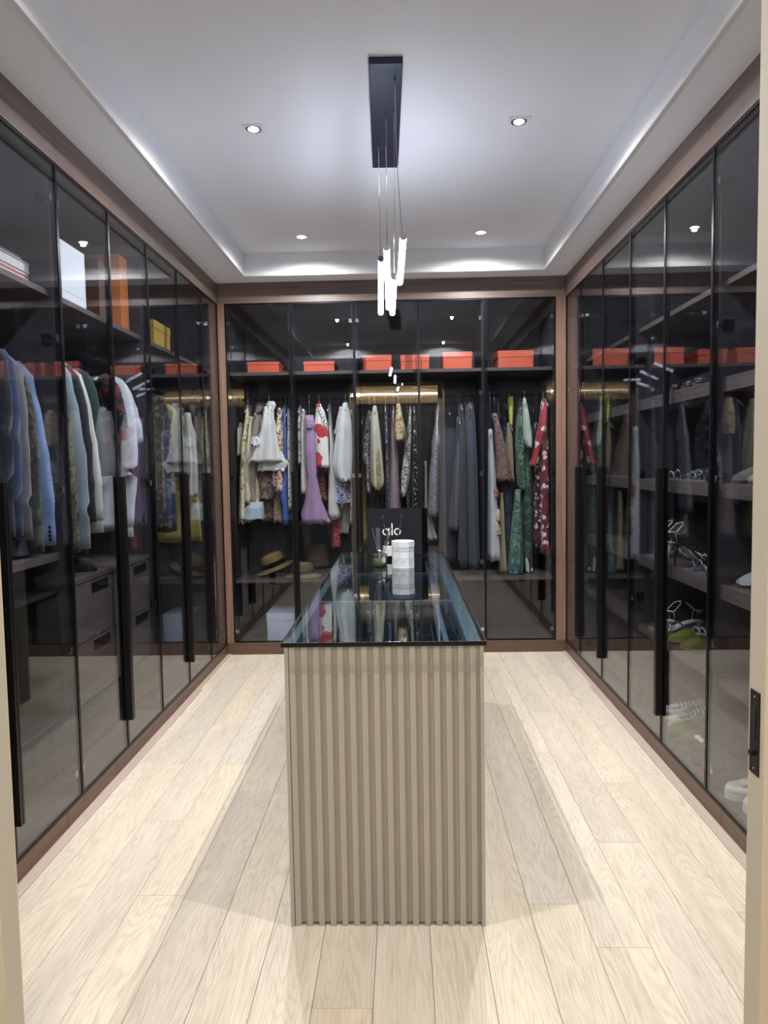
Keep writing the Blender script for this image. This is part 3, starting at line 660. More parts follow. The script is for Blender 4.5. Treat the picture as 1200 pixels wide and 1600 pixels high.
garment('dress', 'rust and white printed sleeve piece right of the white flounces', 'blouse', [(735, 426, 437), (752, 424, 441), (768, 431, 443)], C('floral', (190, 176, 158), (150, 52, 48), (96, 60, 54), scale=1.4), Y=5.33, hd=.05)
# second bay
garment('blouse', 'grey and white floral blouse, leftmost in the second back bay', 'blouse', [(632, 465, 468), (665, 465, 470), (725, 466, 471)], C('floral', (176, 176, 178), (90, 90, 104), (140, 110, 120)), Y=MD, hd=.15, hang=H2)
garment('dress', 'white dress with small dark dots beside the lilac dress', 'dress', [(638, 470, 474), (700, 471, 477), (740, 469, 480), (772, 469, 483)], C('dots', (204, 200, 188), (50, 44, 46), (150, 70, 80), scale=1.3), Y=MD, hd=.17, hang=H2)
garment('dress', 'lilac pleated dress with smocked bodice and flared hem', 'dress', [(648, 476, 487), (668, 477, 489), (700, 477, 491), (735, 479, 493), (743, 481, 492), (780, 478, 498), (805, 472, 507), (819, 470, 513)], C('solid', (158, 124, 162)), Y=FR, hd=.07, fold=.009, nf=8, hang=('y', H2[1], H2[2], .05),
        parts=[('waistband', [(660, 476, 488.5), (669, 476.4, 489.6)], C('solid', (150, 108, 158)), 0, .066)])
garment('dress', 'white dress with big red poppy blooms', 'dress', [(630, 494, 499), (646, 493, 506), (665, 491, 510), (700, 493, 511), (731, 492, 513)], C('floral', (210, 208, 200), (188, 30, 38), (176, 24, 34), (206, 204, 196), scale=.30), Y=5.31, hd=.07, hang=('y', H2[1], H2[2], .05),
        parts=[('leaf_print_bodice', [(636, 495, 500), (650, 497, 507), (666, 498, 511)], C('print', (212, 212, 204), (40, 84, 60), (212, 212, 204)), -.006, .062)])
garment('skirt', 'orange-brown printed skirt under the poppy dress', 'skirt', [(735, 498, 506), (760, 496, 508), (782, 497, 510)], C('floral', (190, 140, 110), (150, 60, 40), (120, 60, 30), scale=1.6), Y=BK, hd=.05)
garment('dress', 'long white strappy dress right of the poppy dress', 'dress', [(630, 511, 514), (660, 512, 517), (700, 514, 522), (735, 512, 523), (780, 511, 527), (812, 511, 532)], C('solid', (198, 198, 188)), Y=MD, hd=.12, hang=H2)
garment('blouse', 'large off-white poplin shirt with yoke and balloon shape', 'shirt', [(628, 536, 541), (645, 531, 545), (662, 528, 548), (700, 523, 550), (728, 521, 549), (745, 525, 548), (752, 532, 547)], C('solid', (206, 212, 206)), Y=FR, hd=.075, fold=.008, hang=('y', H2[1], H2[2], .05),
        parts=[('lace_sleeve', [(634, 529, 533), (660, 524, 530), (678, 521, 526)], C('floral', (196, 192, 184), (160, 150, 146), scale=2.), .02, .04)])
garment('blouse', 'white blouse with navy blue tile print below the poplin shirt', 'blouse', [(748, 525, 540), (765, 523, 545), (787, 520, 546)], C('print', (202, 206, 212), (28, 48, 122), (200, 204, 212), (30, 50, 120), scale=1.1), Y=5.38, hd=.06)
garment('skirt', 'cream linen skirt hanging low beside the tile print blouse', 'skirt', [(780, 533, 545), (815, 531, 545), (834, 528, 544)], C('solid', (190, 184, 168)), Y=BK, hd=.05)
garment('skirt', 'coral red floral skirt hanging lowest in the second back bay', 'skirt', [(810, 519, 529), (835, 519, 530), (856, 519, 531)], C('floral', (196, 60, 72), (222, 150, 130), (150, 30, 50), scale=1.5), Y=BK, hd=.05)
garment('dress', 'multicoloured floral dress, rightmost in the second back bay', 'dress', [(640, 546, 549), (700, 547, 551), (760, 547, 552), (821, 546, 552)], C('floral', (180, 168, 150), (60, 70, 150), (190, 170, 60), (160, 60, 60)), Y=MD, hd=.15, hang=H2)
# third bay
garment('dress', 'long plain mustard dress, leftmost in the third back bay', 'dress', [(650, 565, 567), (720, 565, 569), (780, 565, 571), (850, 565, 572)], C('solid', (164, 150, 62)), Y=BK, hd=.08, hang=H3)
garment('dress', 'white dress with navy floral scrolls, beside the mustard dress', 'dress', [(641, 574, 578), (660, 570, 579), (690, 566, 579), (718, 565, 579), (726, 571, 579), (771, 573, 579)], C('print', (196, 196, 200), (34, 36, 56), (190, 190, 198), scale=1.2), Y=MD, hd=.13, hang=H3)
garment('dress', 'cream dress turning into dense gold embroidery', 'dress', [(633, 583, 587), (650, 580, 590), (688, 580, 594), (725, 580, 597), (755, 581, 599), (765, 586, 593)], C('solid', (178, 176, 152)), Y=FR, hd=.075, hang=('y', H3[1], H3[2], .05),
        parts=[('embroidered_skirt', [(690, 579.5, 594), (725, 579.5, 597.6), (757, 580, 599.6), (765, 586, 594)], C('print', (150, 128, 84), (112, 92, 58), (176, 156, 112), scale=2.), 0, .078)])
garment('dress', 'long narrow dress of navy and silver sequins in the middle of back wall', 'dress', [(630, 600, 604), (700, 602, 607), (800, 603, 609)], C('sequin', (40, 50, 96), (220, 224, 240), rough=.3), Y=MD, hd=.15, hang=H3)
garment('dress', 'long plain mauve dress behind the black bag', 'dress', [(632, 613, 616), (660, 612, 617), (700, 609, 620), (750, 607, 622), (800, 604, 625), (850, 603, 627)], C('solid', (138, 118, 122)), Y=MD, hd=.10, hang=H3)
garment('blouse', 'gold and orange floral top beside the mauve dress', 'top', [(630, 620, 625), (650, 619, 628), (668, 618, 632), (688, 620, 629)], C('floral', (180, 168, 120), (200, 120, 60), (120, 110, 80)), Y=FR, hd=.07, hang=('y', H3[1], H3[2], .05))
garment('dress', 'long white dress with black brush print, right half of the third bay', 'dress', [(632, 640, 643), (680, 636, 643), (720, 630, 642), (745, 627, 640), (776, 627, 634)], C('print', (192, 198, 192), (48, 56, 54), (190, 196, 190), scale=1.), Y=MD, hd=.14, hang=H3)
garment('dress', 'khaki dress mostly hidden left of the black sequin gown', 'dress', [(632, 635, 638), (700, 632, 637), (795, 636, 642)], C('print', (120, 112, 78), (60, 64, 54), (150, 140, 110)), Y=BK, hd=.08, hang=H3)
garment('gown', 'black gown with scattered silver sequins, rightmost in the third bay', 'gown', [(632, 646, 648), (680, 645, 652), (740, 645, 653), (800, 646, 653)], C('sequin', (30, 32, 44), (230, 232, 240), scale=.5), Y=MD, hd=.14, hang=H3)
# fourth bay
garment('gown', 'silver grey sequin gown with thin straps, left in the fourth bay', 'gown', [(629, 682, 687), (660, 681, 685), (676, 679, 686), (688, 676, 688), (702, 676, 685), (750, 672, 684), (808, 670, 684)], C('sequin', (138, 138, 150), (235, 235, 240)), Y=MD, hd=.10, hang=H4)
garment('dress', 'pale ruffled dress hem showing right of the black bag', 'dress', [(720, 664, 667), (780, 664, 668), (805, 664, 672), (822, 665, 677), (845, 665, 682)], C('solid', (180, 176, 168)), Y=BK, hd=.05, fold=.012, nf=7)
garment('gown', 'sheer dark grey gown between sequin gown and garment bags', 'gown', [(650, 716, 719), (700, 714, 719), (745, 710, 719), (830, 703, 718)], C('solid', (84, 82, 84)), Y=MD, hd=.10, hang=H4)
garment('garment_bag', 'narrow charcoal garment bag in the fourth back bay', 'garment bag', [(628, 719, 724), (660, 717, 727), (760, 717, 729), (888, 719, 731)], C('solid', (52, 56, 66)), Y=MD, hd=.16, fold=.001, hang=H4)
garment('garment_bag', 'wide charcoal garment bag, rightmost in the fourth back bay', 'garment bag', [(626, 729, 741), (660, 728, 744), (740, 729, 747), (890, 732, 752)], C('solid', (60, 64, 76)), Y=MD, hd=.17, fold=.001, hang=H4)
garment('garment_bag', 'flat slate garment bag hanging behind, left of the grey gown', 'garment bag', [(636, 689, 714), (680, 688, 715), (780, 688, 713), (880, 687, 711)], C('solid', (58, 62, 72)), Y=BK, hd=.09, fold=.003, hang=H4)
# fifth bay
fl = C('floral', (188, 178, 150), (176, 70, 40), (150, 130, 60), (196, 186, 150), scale=1.4)
garment('dress', 'long white strapless dress with flower appliques, leftmost in the far right bay', 'dress', [(670, 765, 770), (704, 765, 772), (712, 764, 773), (770, 764, 776), (815, 764, 779), (877, 764, 782)], C('solid', (188, 194, 200)), Y=FR, hd=.07, hang=('y', H5[1], H5[2], .05),
        parts=[('flower_applique', [(760, 767, 777), (770, 768, 780), (777, 770, 779)], C('print', (176, 66, 36), (120, 60, 40), (170, 140, 120), scale=2.), -.02, .055), ('flower_applique', [(796, 776, 782), (806, 774, 783), (814, 776, 782)], fl, -.02, .055), ('flower_applique', [(812, 771, 777), (824, 770, 783), (836, 774, 783)], fl, -.02, .055)])
garment('dress', 'brown paisley tunic with straight hem in the far right bay', 'tunic', [(645, 771, 778), (680, 776, 786), (720, 778, 796), (752, 778, 801)], C('print', (92, 76, 72), (150, 128, 104), (70, 56, 60), (140, 80, 70), scale=1.5), Y=5.33, hd=.07, hang=('y', H5[1], H5[2], .05))
garment('dress', 'mauve print scarf-like blouse above the paisley tunic', 'blouse', [(622, 777, 782), (640, 777, 781), (655, 779, 783)], C('solid', (130, 116, 122)), Y=BK, hd=.08)
garment('gown', 'narrow royal blue sequin gown behind the paisley tunic', 'gown', [(624, 787, 790), (680, 788, 792), (745, 789, 793)], C('sequin', (28, 34, 96), (150, 160, 210)), Y=BK, hd=.08, hang=H5)
garment('dress', 'dark denim long skirt below the paisley tunic', 'skirt', [(750, 783, 800), (800, 789, 800), (880, 790, 799)], C('print', (40, 44, 60), (70, 72, 92), (34, 38, 54), scale=2.), Y=MD, hd=.06)
garment('dress', 'tan long dress beside the acid yellow strap top', 'dress', [(660, 795, 800), (700, 793, 802), (740, 796, 803), (752, 800, 804)], C('solid', (146, 130, 92)), Y=MD, hd=.06, hang=H5,
        parts=[('yellow_strap', [(619, 796, 803), (628, 795, 803.5), (664, 798, 801.5)], C('solid', (196, 206, 40)), -.01, .05)])
garment('dress', 'olive cream long dress with flared hem by the denim skirt', 'dress', [(770, 783, 787), (830, 783, 789), (901, 781, 793)], C('solid', (160, 148, 98)), Y=5.36, hd=.05)
gp = C('print', (44, 84, 66), (28, 60, 50), (110, 140, 110), (36, 72, 58), scale=.7)
garment('dress', 'green patterned dress with pale chevron lines, left green one', 'dress', [(624, 814, 819), (660, 811, 821), (700, 810, 821), (740, 812, 822), (768, 815, 822)], gp, Y=MD, hd=.10, hang=H5)
garment('dress', 'long flared green dress with blue pompom hem in the far right bay', 'dress', [(765, 808, 815), (820, 803, 816), (860, 800, 817), (898, 796, 817)], C('print', (52, 92, 74), (40, 110, 110), (120, 140, 100), (44, 80, 66), scale=.6), Y=5.34, hd=.06,
        parts=[('pompom_trim', [(894, 796, 817), (897, 795.5, 818), (902, 797, 818)], C('dots', (46, 110, 140), (30, 80, 110)), 0, .062)])
garment('blouse', 'pale green pointed blouse between the two green dresses', 'blouse', [(621, 820, 823), (660, 821, 829), (685, 822, 832), (699, 827, 831)], C('solid', (178, 190, 172)), Y=FR, hd=.06, hang=('y', H5[1], H5[2], .05))
garment('dress', 'long dark green leaf print dress, right green one with white hem', 'dress', [(680, 823, 830), (760, 821, 832), (830, 820, 832), (897, 821, 833)], C('print', (30, 62, 46), (24, 50, 40), (60, 100, 70), scale=.8), Y=5.42, hd=.08,
        parts=[('white_hem', [(872, 821, 826), (886, 821, 831), (898, 821, 834)], C('solid', (190, 196, 184)), -.012, .075)])
garment('dress', 'slate blue long dress left of the red gowns', 'dress', [(632, 830, 833), (700, 832, 836), (780, 834, 838), (866, 834, 841)], C('solid', (66, 82, 98)), Y=BK, hd=.09, hang=H5)
garment('dress', 'black and red print long dress behind the bright red sleeve', 'dress', [(660, 839, 842), (760, 838, 845), (800, 838, 847), (856, 837, 848)], C('floral', (96, 22, 34), (200, 190, 190), (30, 20, 30), scale=.8), Y=MD, hd=.07, hang=H5)
garment('kimono', 'bright crimson kimono robe with white flowers, slanting sleeve', 'robe', [(622, 851, 856), (650, 848, 858), (690, 848, 860), (760, 849, 859), (868, 850, 860)], C('floral', (112, 14, 32), (205, 190, 190), (70, 10, 24), scale=.6), Y=5.36, hd=.09, hang=H5,
        parts=[('slanting_sleeve', [(628, 850, 857), (660, 843, 856), (690, 837, 848), (715, 832, 842), (728, 829, 839)], C('floral', (166, 16, 40), (214, 200, 198), (150, 14, 36), scale=.5), -.07, .035)])
# pompoms, hem tassels
for i in range(6):
    pass

# left wardrobe: garments hang across the rail, sleeves towards the glass
XRAIL = XL-.29
LG = [('second', 2.0), ]
def lhang(n): return ('x', 'dark hanger on the %s left-hand rail' % n, 'hangers on the %s left rail' % n)
M_dhang = mat('dark_hanger', (60, 58, 60), .35, .4)
def flat(bm, Y):
    for v in bm.verts: v.co.y = Y+(v.co.y-Y)*.5
def lgarment(name, label, cat, edge, mt, Y, thick, sleeve=None, sleeve_m=None, hg='third', cuff=None, buttons=False, patch=False, half=.23, topz=1.80):
    """edge: (py, px) of the outline on the glass side, seen in the plane Y"""
    gi[0] += 1
    E_ = [at(px, py, 1, Y) for py, px in edge]; off = max(0, max(e.x for e in E_)-(XL-.038))
    E_ = [Vector((e.x-off, Y, e.z)) for e in E_]
    top = E_[0].z
    body = [(min(ZR-.06, max(topz, top)+.012), XRAIL-.06, XRAIL+.06)] if E_[0].x > XRAIL+.07 else []
    ins = .045 if sleeve else 0
    for e in E_: body.append((e.z, XRAIL-max(.05, min(half, e.x-XRAIL-ins)), max(XRAIL+.04, e.x-ins)))
    if body[0][0] <= body[1][0]: body[0] = (body[1][0]+.012, body[0][1], body[0][2])
    t = thing(name, label, cat, (XRAIL, Y, body[0][0]))
    bm = loft(body, Y, thick/2, fold=.005, nf=4, seed=gi[0], dtop=.6); adopt(obj('cloth_body', bm, mt, smooth=True), t)
    if sleeve:
        z_end = at(edge[-1][1], sleeve, 1, Y).z; pts, rad = [], []
        zz = [e.z for e in E_]
        for k in range(13):
            z = E_[0].z+(z_end-E_[0].z)*k/12
            for a, b_ in zip(E_, E_[1:]):
                if a.z >= z >= b_.z: x = a.x+(b_.x-a.x)*(a.z-z)/max(1e-6, a.z-b_.z); break
            else: x = E_[-1].x
            r = .050-.018*k/12; pts.append((x-r*.9, Y-.012-.03*math.sin(k/12*2.6), z)); rad.append(r*(.75 if k == 0 else 1)*(1+.05*math.sin(k*2.3)))
        for sg in (1, -1):
            bm = bmesh.new(); pp = pts if sg == 1 else [(2*XRAIL-p_[0], p_[1]+.02, p_[2]) for p_ in pts]
            tube(bm, pp, rad, 16); flat(bm, Y); s_ = adopt(obj('sleeve', bm, sleeve_m or mt, smooth=True), t)
            if cuff and sg == 1:
                bm = bmesh.new(); a = Vector(pts[-1]); tube(bm, [a+Vector((0, 0, .02)), a, a+Vector((0, 0, -.055))], [rad[-1]*1.03, rad[-1]*.95, rad[-1]*1.0], 16); flat(bm, Y); c_ = obj('cuff', bm, cuff, smooth=True); c_.parent = s_
                c_.matrix_parent_inverse = Matrix.Translation(-t.location) @ Matrix.Translation(t.location) @ Matrix.Translation((0, 0, 0))
            if buttons and sg == 1:
                for b4 in range(4):
                    bm = bmesh.new(); a = Vector(pts[-1])+Vector((rad[-1]*.55, 0, .02+.016*b4)); a.y = Y+(a.y-Y)*.5-rad[-1]*.43; tube(bm, [a+Vector((0, .002, 0)), a-Vector((0, .004, 0))], .006, 10); c_ = obj('button', bm, M_black); c_.parent = s_
            if patch and sg == 1:
                a = Vector(pts[4]); a.y = Y+(a.y-Y)*.5+.024; bm = bmesh.new(); box(bm, a.x-.018, a.x+.018, a.y-.052, a.y-.043, a.z-.045, a.z+.045, bev=.002); c_ = obj('badge', bm, M_dark); c_.parent = s_
                bm = bmesh.new()
                for j, (u, v_) in enumerate(((-.006, .022), (.004, .010), (-.004, -.002), (.003, -.014), (-.003, -.026))): box(bm, a.x+u-.004, a.x+u+.006, a.y-.0535, a.y-.0525, a.z+v_, a.z+v_+.006)
                d_ = obj('lettering', bm, M_let); d_.parent = t; d_.matrix_parent_inverse = Matrix.Translation(-t.location)
    o = hanger(XRAIL, Y, 'x', hlab(label), lhang(hg)[2], span=.16, ztip=min(ZR-.065, body[0][0]-.03), M=M_dhang)
    return t
M_btl = C('solid', (24, 36, 44))
lgarment('jacket', 'dark bottle-green jacket, nearest garment at the left edge', 'jacket', [(542, 5), (575, 20), (640, 27), (740, 30), (830, 30)], M_btl, 2.456, .035, 838)
lgarment('jacket', 'navy blue jacket behind the bottle-green one', 'jacket', [(552, 18), (585, 32), (660, 39), (760, 42), (836, 42)], C('solid', (38, 56, 96)), 2.505, .035, 836)
lgarment('jacket', 'grey wool jacket between navy jacket and camouflage shirt', 'jacket', [(560, 22), (582, 42), (650, 50), (740, 56), (842, 58)], C('solid', (98, 100, 104)), 2.56, .038, 842)
lgarment('shirt', 'dark olive camouflage shirt left of the light blue blazer', 'shirt', [(575, 35), (620, 55), (690, 65), (780, 70), (866, 74)], C('print', (58, 60, 54), (40, 44, 42), (76, 74, 60), scale=.7), 2.625, .038, 862)
lgarment('blazer', 'light blue blazer with dark cuff buttons', 'blazer', [(572, 44), (592, 58), (640, 70), (700, 83), (770, 93), (850, 95)], C('solid', (102, 132, 180)), 2.725, .04, 850, buttons=True)
lgarment('jacket', 'navy quilted jacket, first in the bay with the two drawers', 'jacket', [(585, 92), (620, 104), (700, 115), (800, 121), (850, 122)], C('solid', (40, 44, 76)), 2.86, .035, 845, hg='fourth')
lgarment('jacket', 'olive and black patterned jacket left of the grey sweatshirt', 'jacket', [(590, 102), (640, 116), (740, 126), (860, 131)], C('print', (74, 72, 48), (44, 46, 40), (92, 86, 60), scale=.6), 2.92, .035, 862, hg='fourth')
lgarment('sweatshirt', 'blue-grey sweatshirt with a small black badge on its sleeve', 'sweatshirt', [(566, 106), (585, 118), (640, 132), (720, 146), (790, 150), (858, 151)], C('solid', (120, 138, 152)), 3.03, .045, 856, hg='fourth', patch=True)
lgarment('coat', 'long black coat between grey sweatshirt and cream jumper', 'coat', [(575, 122), (620, 142), (700, 154), (820, 160), (870, 162)], C('solid', (26, 28, 34)), 3.09, .035, 815, hg='fourth')
lgarment('jumper', 'cream jumper with ribbed cuffs', 'jumper', [(575, 128), (590, 146), (620, 158), (680, 170), (740, 179), (800, 181), (822, 181)], C('solid', (190, 190, 178)), 3.165, .045, 812, hg='fourth', cuff=C('solid', (178, 176, 162)))
lgarment('t_shirt', 'dark green t-shirt behind the cream jumper', 't-shirt', [(585, 145), (600, 162), (630, 171), (690, 178), (742, 182)], C('solid', (36, 58, 58)), 3.218, .03, 690, hg='fourth')
lgarment('shirt', 'black t-shirt with dark red print left of the white shirts', 't-shirt', [(592, 180), (612, 196), (650, 206), (700, 209), (742, 208)], C('print', (26, 26, 32), (30, 30, 36), (110, 40, 44), scale=.5), 3.50, .05, 668, hg='fifth')
lgarment('shirt', 'white long-sleeved shirt, nearest of the white shirts', 'shirt', [(592, 186), (605, 203), (640, 216), (690, 222), (740, 222), (830, 214)], C('solid', (196, 204, 212)), 3.62, .05, 822, hg='fifth', cuff=C('solid', (200, 206, 214)))
lgarment('t_shirt', 'white short-sleeved t-shirt, farther of the white shirts', 't-shirt', [(596, 196), (612, 212), (640, 224), (672, 233), (705, 232)], C('solid', (190, 200, 208)), 3.70, .04, 690, hg='fifth')
lgarment('jacket', 'dark plum jacket in the left bay under the ochre box', 'jacket', [(600, 225), (640, 242), (720, 250), (820, 252)], C('solid', (50, 42, 50)), 3.89, .05, 815, hg='sixth')
lgarment('dress', 'black lace dress behind the bell-shaped white blouse', 'dress', [(610, 262), (660, 275), (740, 280), (830, 284)], C('floral', (44, 42, 46), (110, 104, 96), (60, 54, 50)), 4.19, .06, None, hg='seventh')
yb = 4.78
t = garment('blouse', 'sheer white bell-shaped blouse in the left wardrobe', 'blouse', [(655, 288, 294), (680, 279, 306), (710, 268, 312), (724, 259, 314), (736, 272, 313), (741, 286, 312)], C('solid', (160, 160, 150)), Y=4.64, hd=.05, fold=.01, nf=6,
        parts=[('front_panel', [(645, 288, 296), (700, 291, 305), (740, 292, 307), (770, 292, 306), (776, 298, 306)], C('solid', (186, 188, 178)), -.04, .045)])
hanger(t.location.x, 4.64, 'x', hlab(t['label']), lhang('seventh')[2], span=.05, ztip=1.77, M=M_dhang)
lgarment('shirt', 'yellow shirt behind the bell-shaped white blouse', 'shirt', [(650, 289), (665, 299), (700, 306), (760, 309), (800, 313), (846, 317)], C('solid', (178, 166, 62)), 4.71, .035, None, hg='seventh')
lgarment('dress', 'dark printed dress in the far left corner', 'dress', [(650, 318), (700, 330), (780, 334), (822, 336)], C('print', (90, 86, 66), (50, 50, 48), (120, 116, 96)), 5.00, .06, None, hg='eighth')
a = at(349, 870, 1, 4.9); dr_ = [(a.z, XL-.075, XL-.055), (a.z-.12, XL-.09, XL-.05), (a.z-.3, XL-.10, XL-.05), (a.z-.46, XL-.085, XL-.06)]
garment('draped_scarf', 'pale cloth hanging low in the far left corner', 'scarf', dr_, C('solid', (170, 168, 156)), Y=5.05, hd=.03, raw=True, dtop=.7)
# ------------------------------------------------------------------ boxes on the top shelves
def lidbox(label, M, x0, x1, y0, y1, z0, z1, lid, group=None, name='lidded_box'):
    t = thing(name, label, 'box', ((x0+x1)/2, (y0+y1)/2, z0), group)
    adopt(boxo('box_body', M, (x0+.003, x1-.003, y0+.003, y1-.003, z0, z1-.004), bev=.0015), t)
    adopt(boxo('box_lid', M, (x0, x1, y0, y1, z1-lid, z1), bev=.002), t); return t
G_ = 'orange lidded boxes on the back wall shelf'
BZ = 2.0725
for px0, px1, top, lid, lb in ((386, 436, 566, .02, 'flat orange box, leftmost on the back shelf'), (474, 523, 565, .026, 'flat orange box on the back shelf above the lilac dress'),
                               (567, 612, 555, .042, 'taller orange box in the middle bay, left of the hanging tube lamp reflections'), (626, 671, 555, .045, 'orange box crossed by the door seam right of the hanging tubes'),
                               (692, 738, 550, .042, 'bright orange box above the garment bags'), (778, 834, 548, .048, 'widest orange box, rightmost on the back shelf')):
    a = at(px0, 575, 1, 5.27); b_ = at(px1, 575, 1, 5.27); zt = at(px0, top, 1, 5.27).z
    lidbox(lb, M_orange, a.x, b_.x, 5.27, 5.27+.30, BZ, zt, lid, G_)
TL = 2.0775
a = at(241, 520, 0, XL-.07); b_ = at(270, 520, 0, XL-.07); zt = at(241, 499, 0, XL-.07).z
lidbox('ochre yellow lidded box on the left top shelf', M_yellow, XL-.34, XL-.07, max(a.y, 3.76), min(b_.y, 4.30), TL, zt, .045)
a = at(197, 480, 0, XL-.10); b_ = at(221, 480, 0, XL-.10)
t = thing('orange_bag', 'tall orange paper bag standing upright on the left top shelf', 'shopping bag', (XL-.2, (a.y+b_.y)/2, TL))
zt = at(197, 405, 0, XL-.10).z; b_.y = min(b_.y, 3.73)
bm = bmesh.new(); box(bm, XL-.32, XL-.10, 3.625, 3.725, TL, min(zt, 2.53), bev=.003); adopt(obj('bag_body', bm, mat('orange_paper', (206, 122, 62), .6, bump=.2, bscale=40)), t)
bm = bmesh.new(); box(bm, XL-.325, XL-.097, 3.623, 3.727, min(zt, 2.53)-.10, min(zt, 2.53)-.095); adopt(obj('fold_line', bm, mat('orange_crease', (170, 96, 50), .6)), t)
a = at(172, 480, 0, XL-.14); b_ = at(193, 480, 0, XL-.14)
lidbox('plain brown box beside the tall orange bag', mat('brown_board', (88, 58, 44), .6), XL-.36, XL-.14, 3.46, 3.60, TL, 2.40, .05)
a = at(96, 430, 0, XL-.06); b_ = at(133, 430, 0, XL-.06); zt = at(96, 374, 0, XL-.06).z
t = thing('white_box', 'upright white gift box on the left top shelf, near the brightest reflection', 'box', (XL-.12, (a.y+b_.y)/2, TL))
adopt(boxo('box_body', M_white, (XL-.20, XL-.06, a.y, b_.y, TL, min(zt, 2.45), ), bev=.002), t)
adopt(boxo('box_lid_edge', mat('grey_seam', (190, 194, 198), .5), (XL-.201, XL-.0592, a.y-.001, b_.y+.001, TL+.04, TL+.042)), t)
# stack of large books
a = at(62, 430, 0, XL-.10); bk = TL; y1 = min(a.y+.01, 2.745)
for i, (h_, rgb, dy, lb) in enumerate(((.012, (196, 200, 204), .0, 'thin pale book at the bottom of the stack on the left top shelf'), (.014, (60, 84, 92), -.012, 'teal book, second from the bottom of the shelf stack'),
                                       (.030, (214, 206, 200), -.02, 'thick white book with a red stripe in the shelf stack'), (.036, (210, 206, 202), -.012, 'thickest cream book near the top of the shelf stack'), (.010, (70, 120, 124), -.07, 'thin teal folder lying on top of the book stack'))):
    t = thing('book', lb, 'book', (XL-.22, y1-.19, bk), 'books stacked on the left top shelf')
    yy = y1+dy; c_ = mat('book_cover', rgb, .4)
    adopt(boxo('cover', c_, (XL-.40, XL-.10, yy-.38, yy, bk, bk+.0022)), t); adopt(boxo('cover', c_, (XL-.40, XL-.10, yy-.38, yy, bk+h_-.0022, bk+h_-.0002)), t)
    adopt(boxo('page_block', mat('paper_edges', (206, 202, 196), .8), (XL-.395, XL-.104, yy-.376, yy-.003, bk+.0022, bk+h_-.0022)), t)
    if i == 2: adopt(boxo('red_stripe', mat('red_band', (176, 92, 84), .5), (XL-.396, XL-.1035, yy-.377, yy-.002, bk+.009, bk+.018)), t)
    bk += h_
# pale box on the floor of the first back bay
a = at(417, 990, 1, 5.24); b_ = at(462, 990, 1, 5.24); zb = ZG0+.0085
lidbox('pale blue lidded box on the wardrobe floor below the hats', M_blueb, a.x, b_.x, 5.24, 5.52, zb, at(420, 958, 1, 5.24).z, .055)

# ------------------------------------------------------------------ straw hats
def straw(rgb, sc=1.):
    M, nt, N, L, b = newmat('straw'); tc = N.new('ShaderNodeTexCoord'); wv = N.new('ShaderNodeTexWave'); wv.bands_direction = 'Z'
    wv.inputs['Scale'].default_value = 60*sc; wv.inputs['Distortion'].default_value = .6; L.new(tc.outputs['Object'], wv.inputs[0])
    c = lin(rgb); r = ramp(N, [(0, tuple(x*.6 for x in c[:3])+(1,)), (1, c)]); L.new(wv.outputs[0], r.inputs[0]); L.new(r.outputs[0], b.inputs['Base Color'])
    b.inputs['Roughness'].default_value = .7; bp = N.new('ShaderNodeBump'); bp.inputs['Distance'].default_value = .002; L.new(wv.outputs[0], bp.inputs['Height']); L.new(bp.outputs[0], b.inputs['Normal'])
    return M
def hat(label, loc, tilt, rcrown, hcrown, rbrim, M, band, bandh, turn=0, drop=.012):
    t = thing('straw_hat', label, 'hat', loc); t.rotation_euler = tilt
    prof = [(rbrim, 0), (rbrim-.004, .003), (rcrown+.01, .006+drop), (rcrown, .010+drop), (rcrown*.97, hcrown*.6), (rcrown*.86, hcrown*.9), (rcrown*.6, hcrown), (.001, hcrown*1.02)]
    bm = bmesh.new(); lathe(bm, prof, n=40); bmesh.ops.solidify(bm, geom=bm.faces[:], thickness=.002)
    o = obj('crown_and_brim', bm, M, t, smooth=True)
    bm = bmesh.new(); lathe(bm, [(rcrown*1.03, .014+drop), (rcrown*1.0, .014+drop+bandh)], n=40); bm.faces.ensure_lookup_table()
    for f in [f for f in bm.faces if len(f.verts) > 4]: bm.faces.remove(f)
    bmesh.ops.solidify(bm, geom=bm.faces[:], thickness=.0025); obj('ribbon_band', bm, band, t, smooth=True)
    return t
SZ = .549
p = at(430, 890, 1, 5.36); hat('tilted straw boater with wide black ribbon on the low back shelf', (p.x, 5.40, SZ+.058), (math.radians(4), math.radians(-20), 0), .095, .12, .15, straw((196, 168, 104)), C('solid', (24, 24, 28)), .035)
p = at(470, 902, 1, 5.25); hat('woven straw hat with pale blue band in front of the boater', (p.x+.005, 5.345, SZ+.002), (0, 0, 0), .084, .105, .142, straw((188, 178, 128), 1.6), C('solid', (140, 160, 190)), .022)
p = at(488, 900, 1, 5.50); hat('tall beige felt hat behind, right of the striped slipper', (p.x+.03, 5.60, SZ+.004), (0, 0, 0), .095, .215, .108, mat('beige_felt', (120, 106, 88), .9), C('solid', (90, 80, 68)), .02)
p = at(501, 888, 1, 5.30)
t = thing('slipper', 'oval striped woven slipper leaning beside the straw hats', 'slipper', (p.x, 5.33, SZ)); t.rotation_euler = (math.radians(-60), math.radians(25), 0)
for i in range(6):
    s_ = 1-i*.16; bm = bmesh.new(); tube(bm, [(.043*s_*math.cos(q), .062+.060*s_*math.sin(q), .004) for q in [2*math.pi*k/28 for k in range(29)]], .0028, 6)
    obj('woven_ring', bm, mat('raffia_dark', (60, 52, 44), .8) if i % 2 else mat('raffia_pale', (190, 178, 150), .8), t, smooth=True)
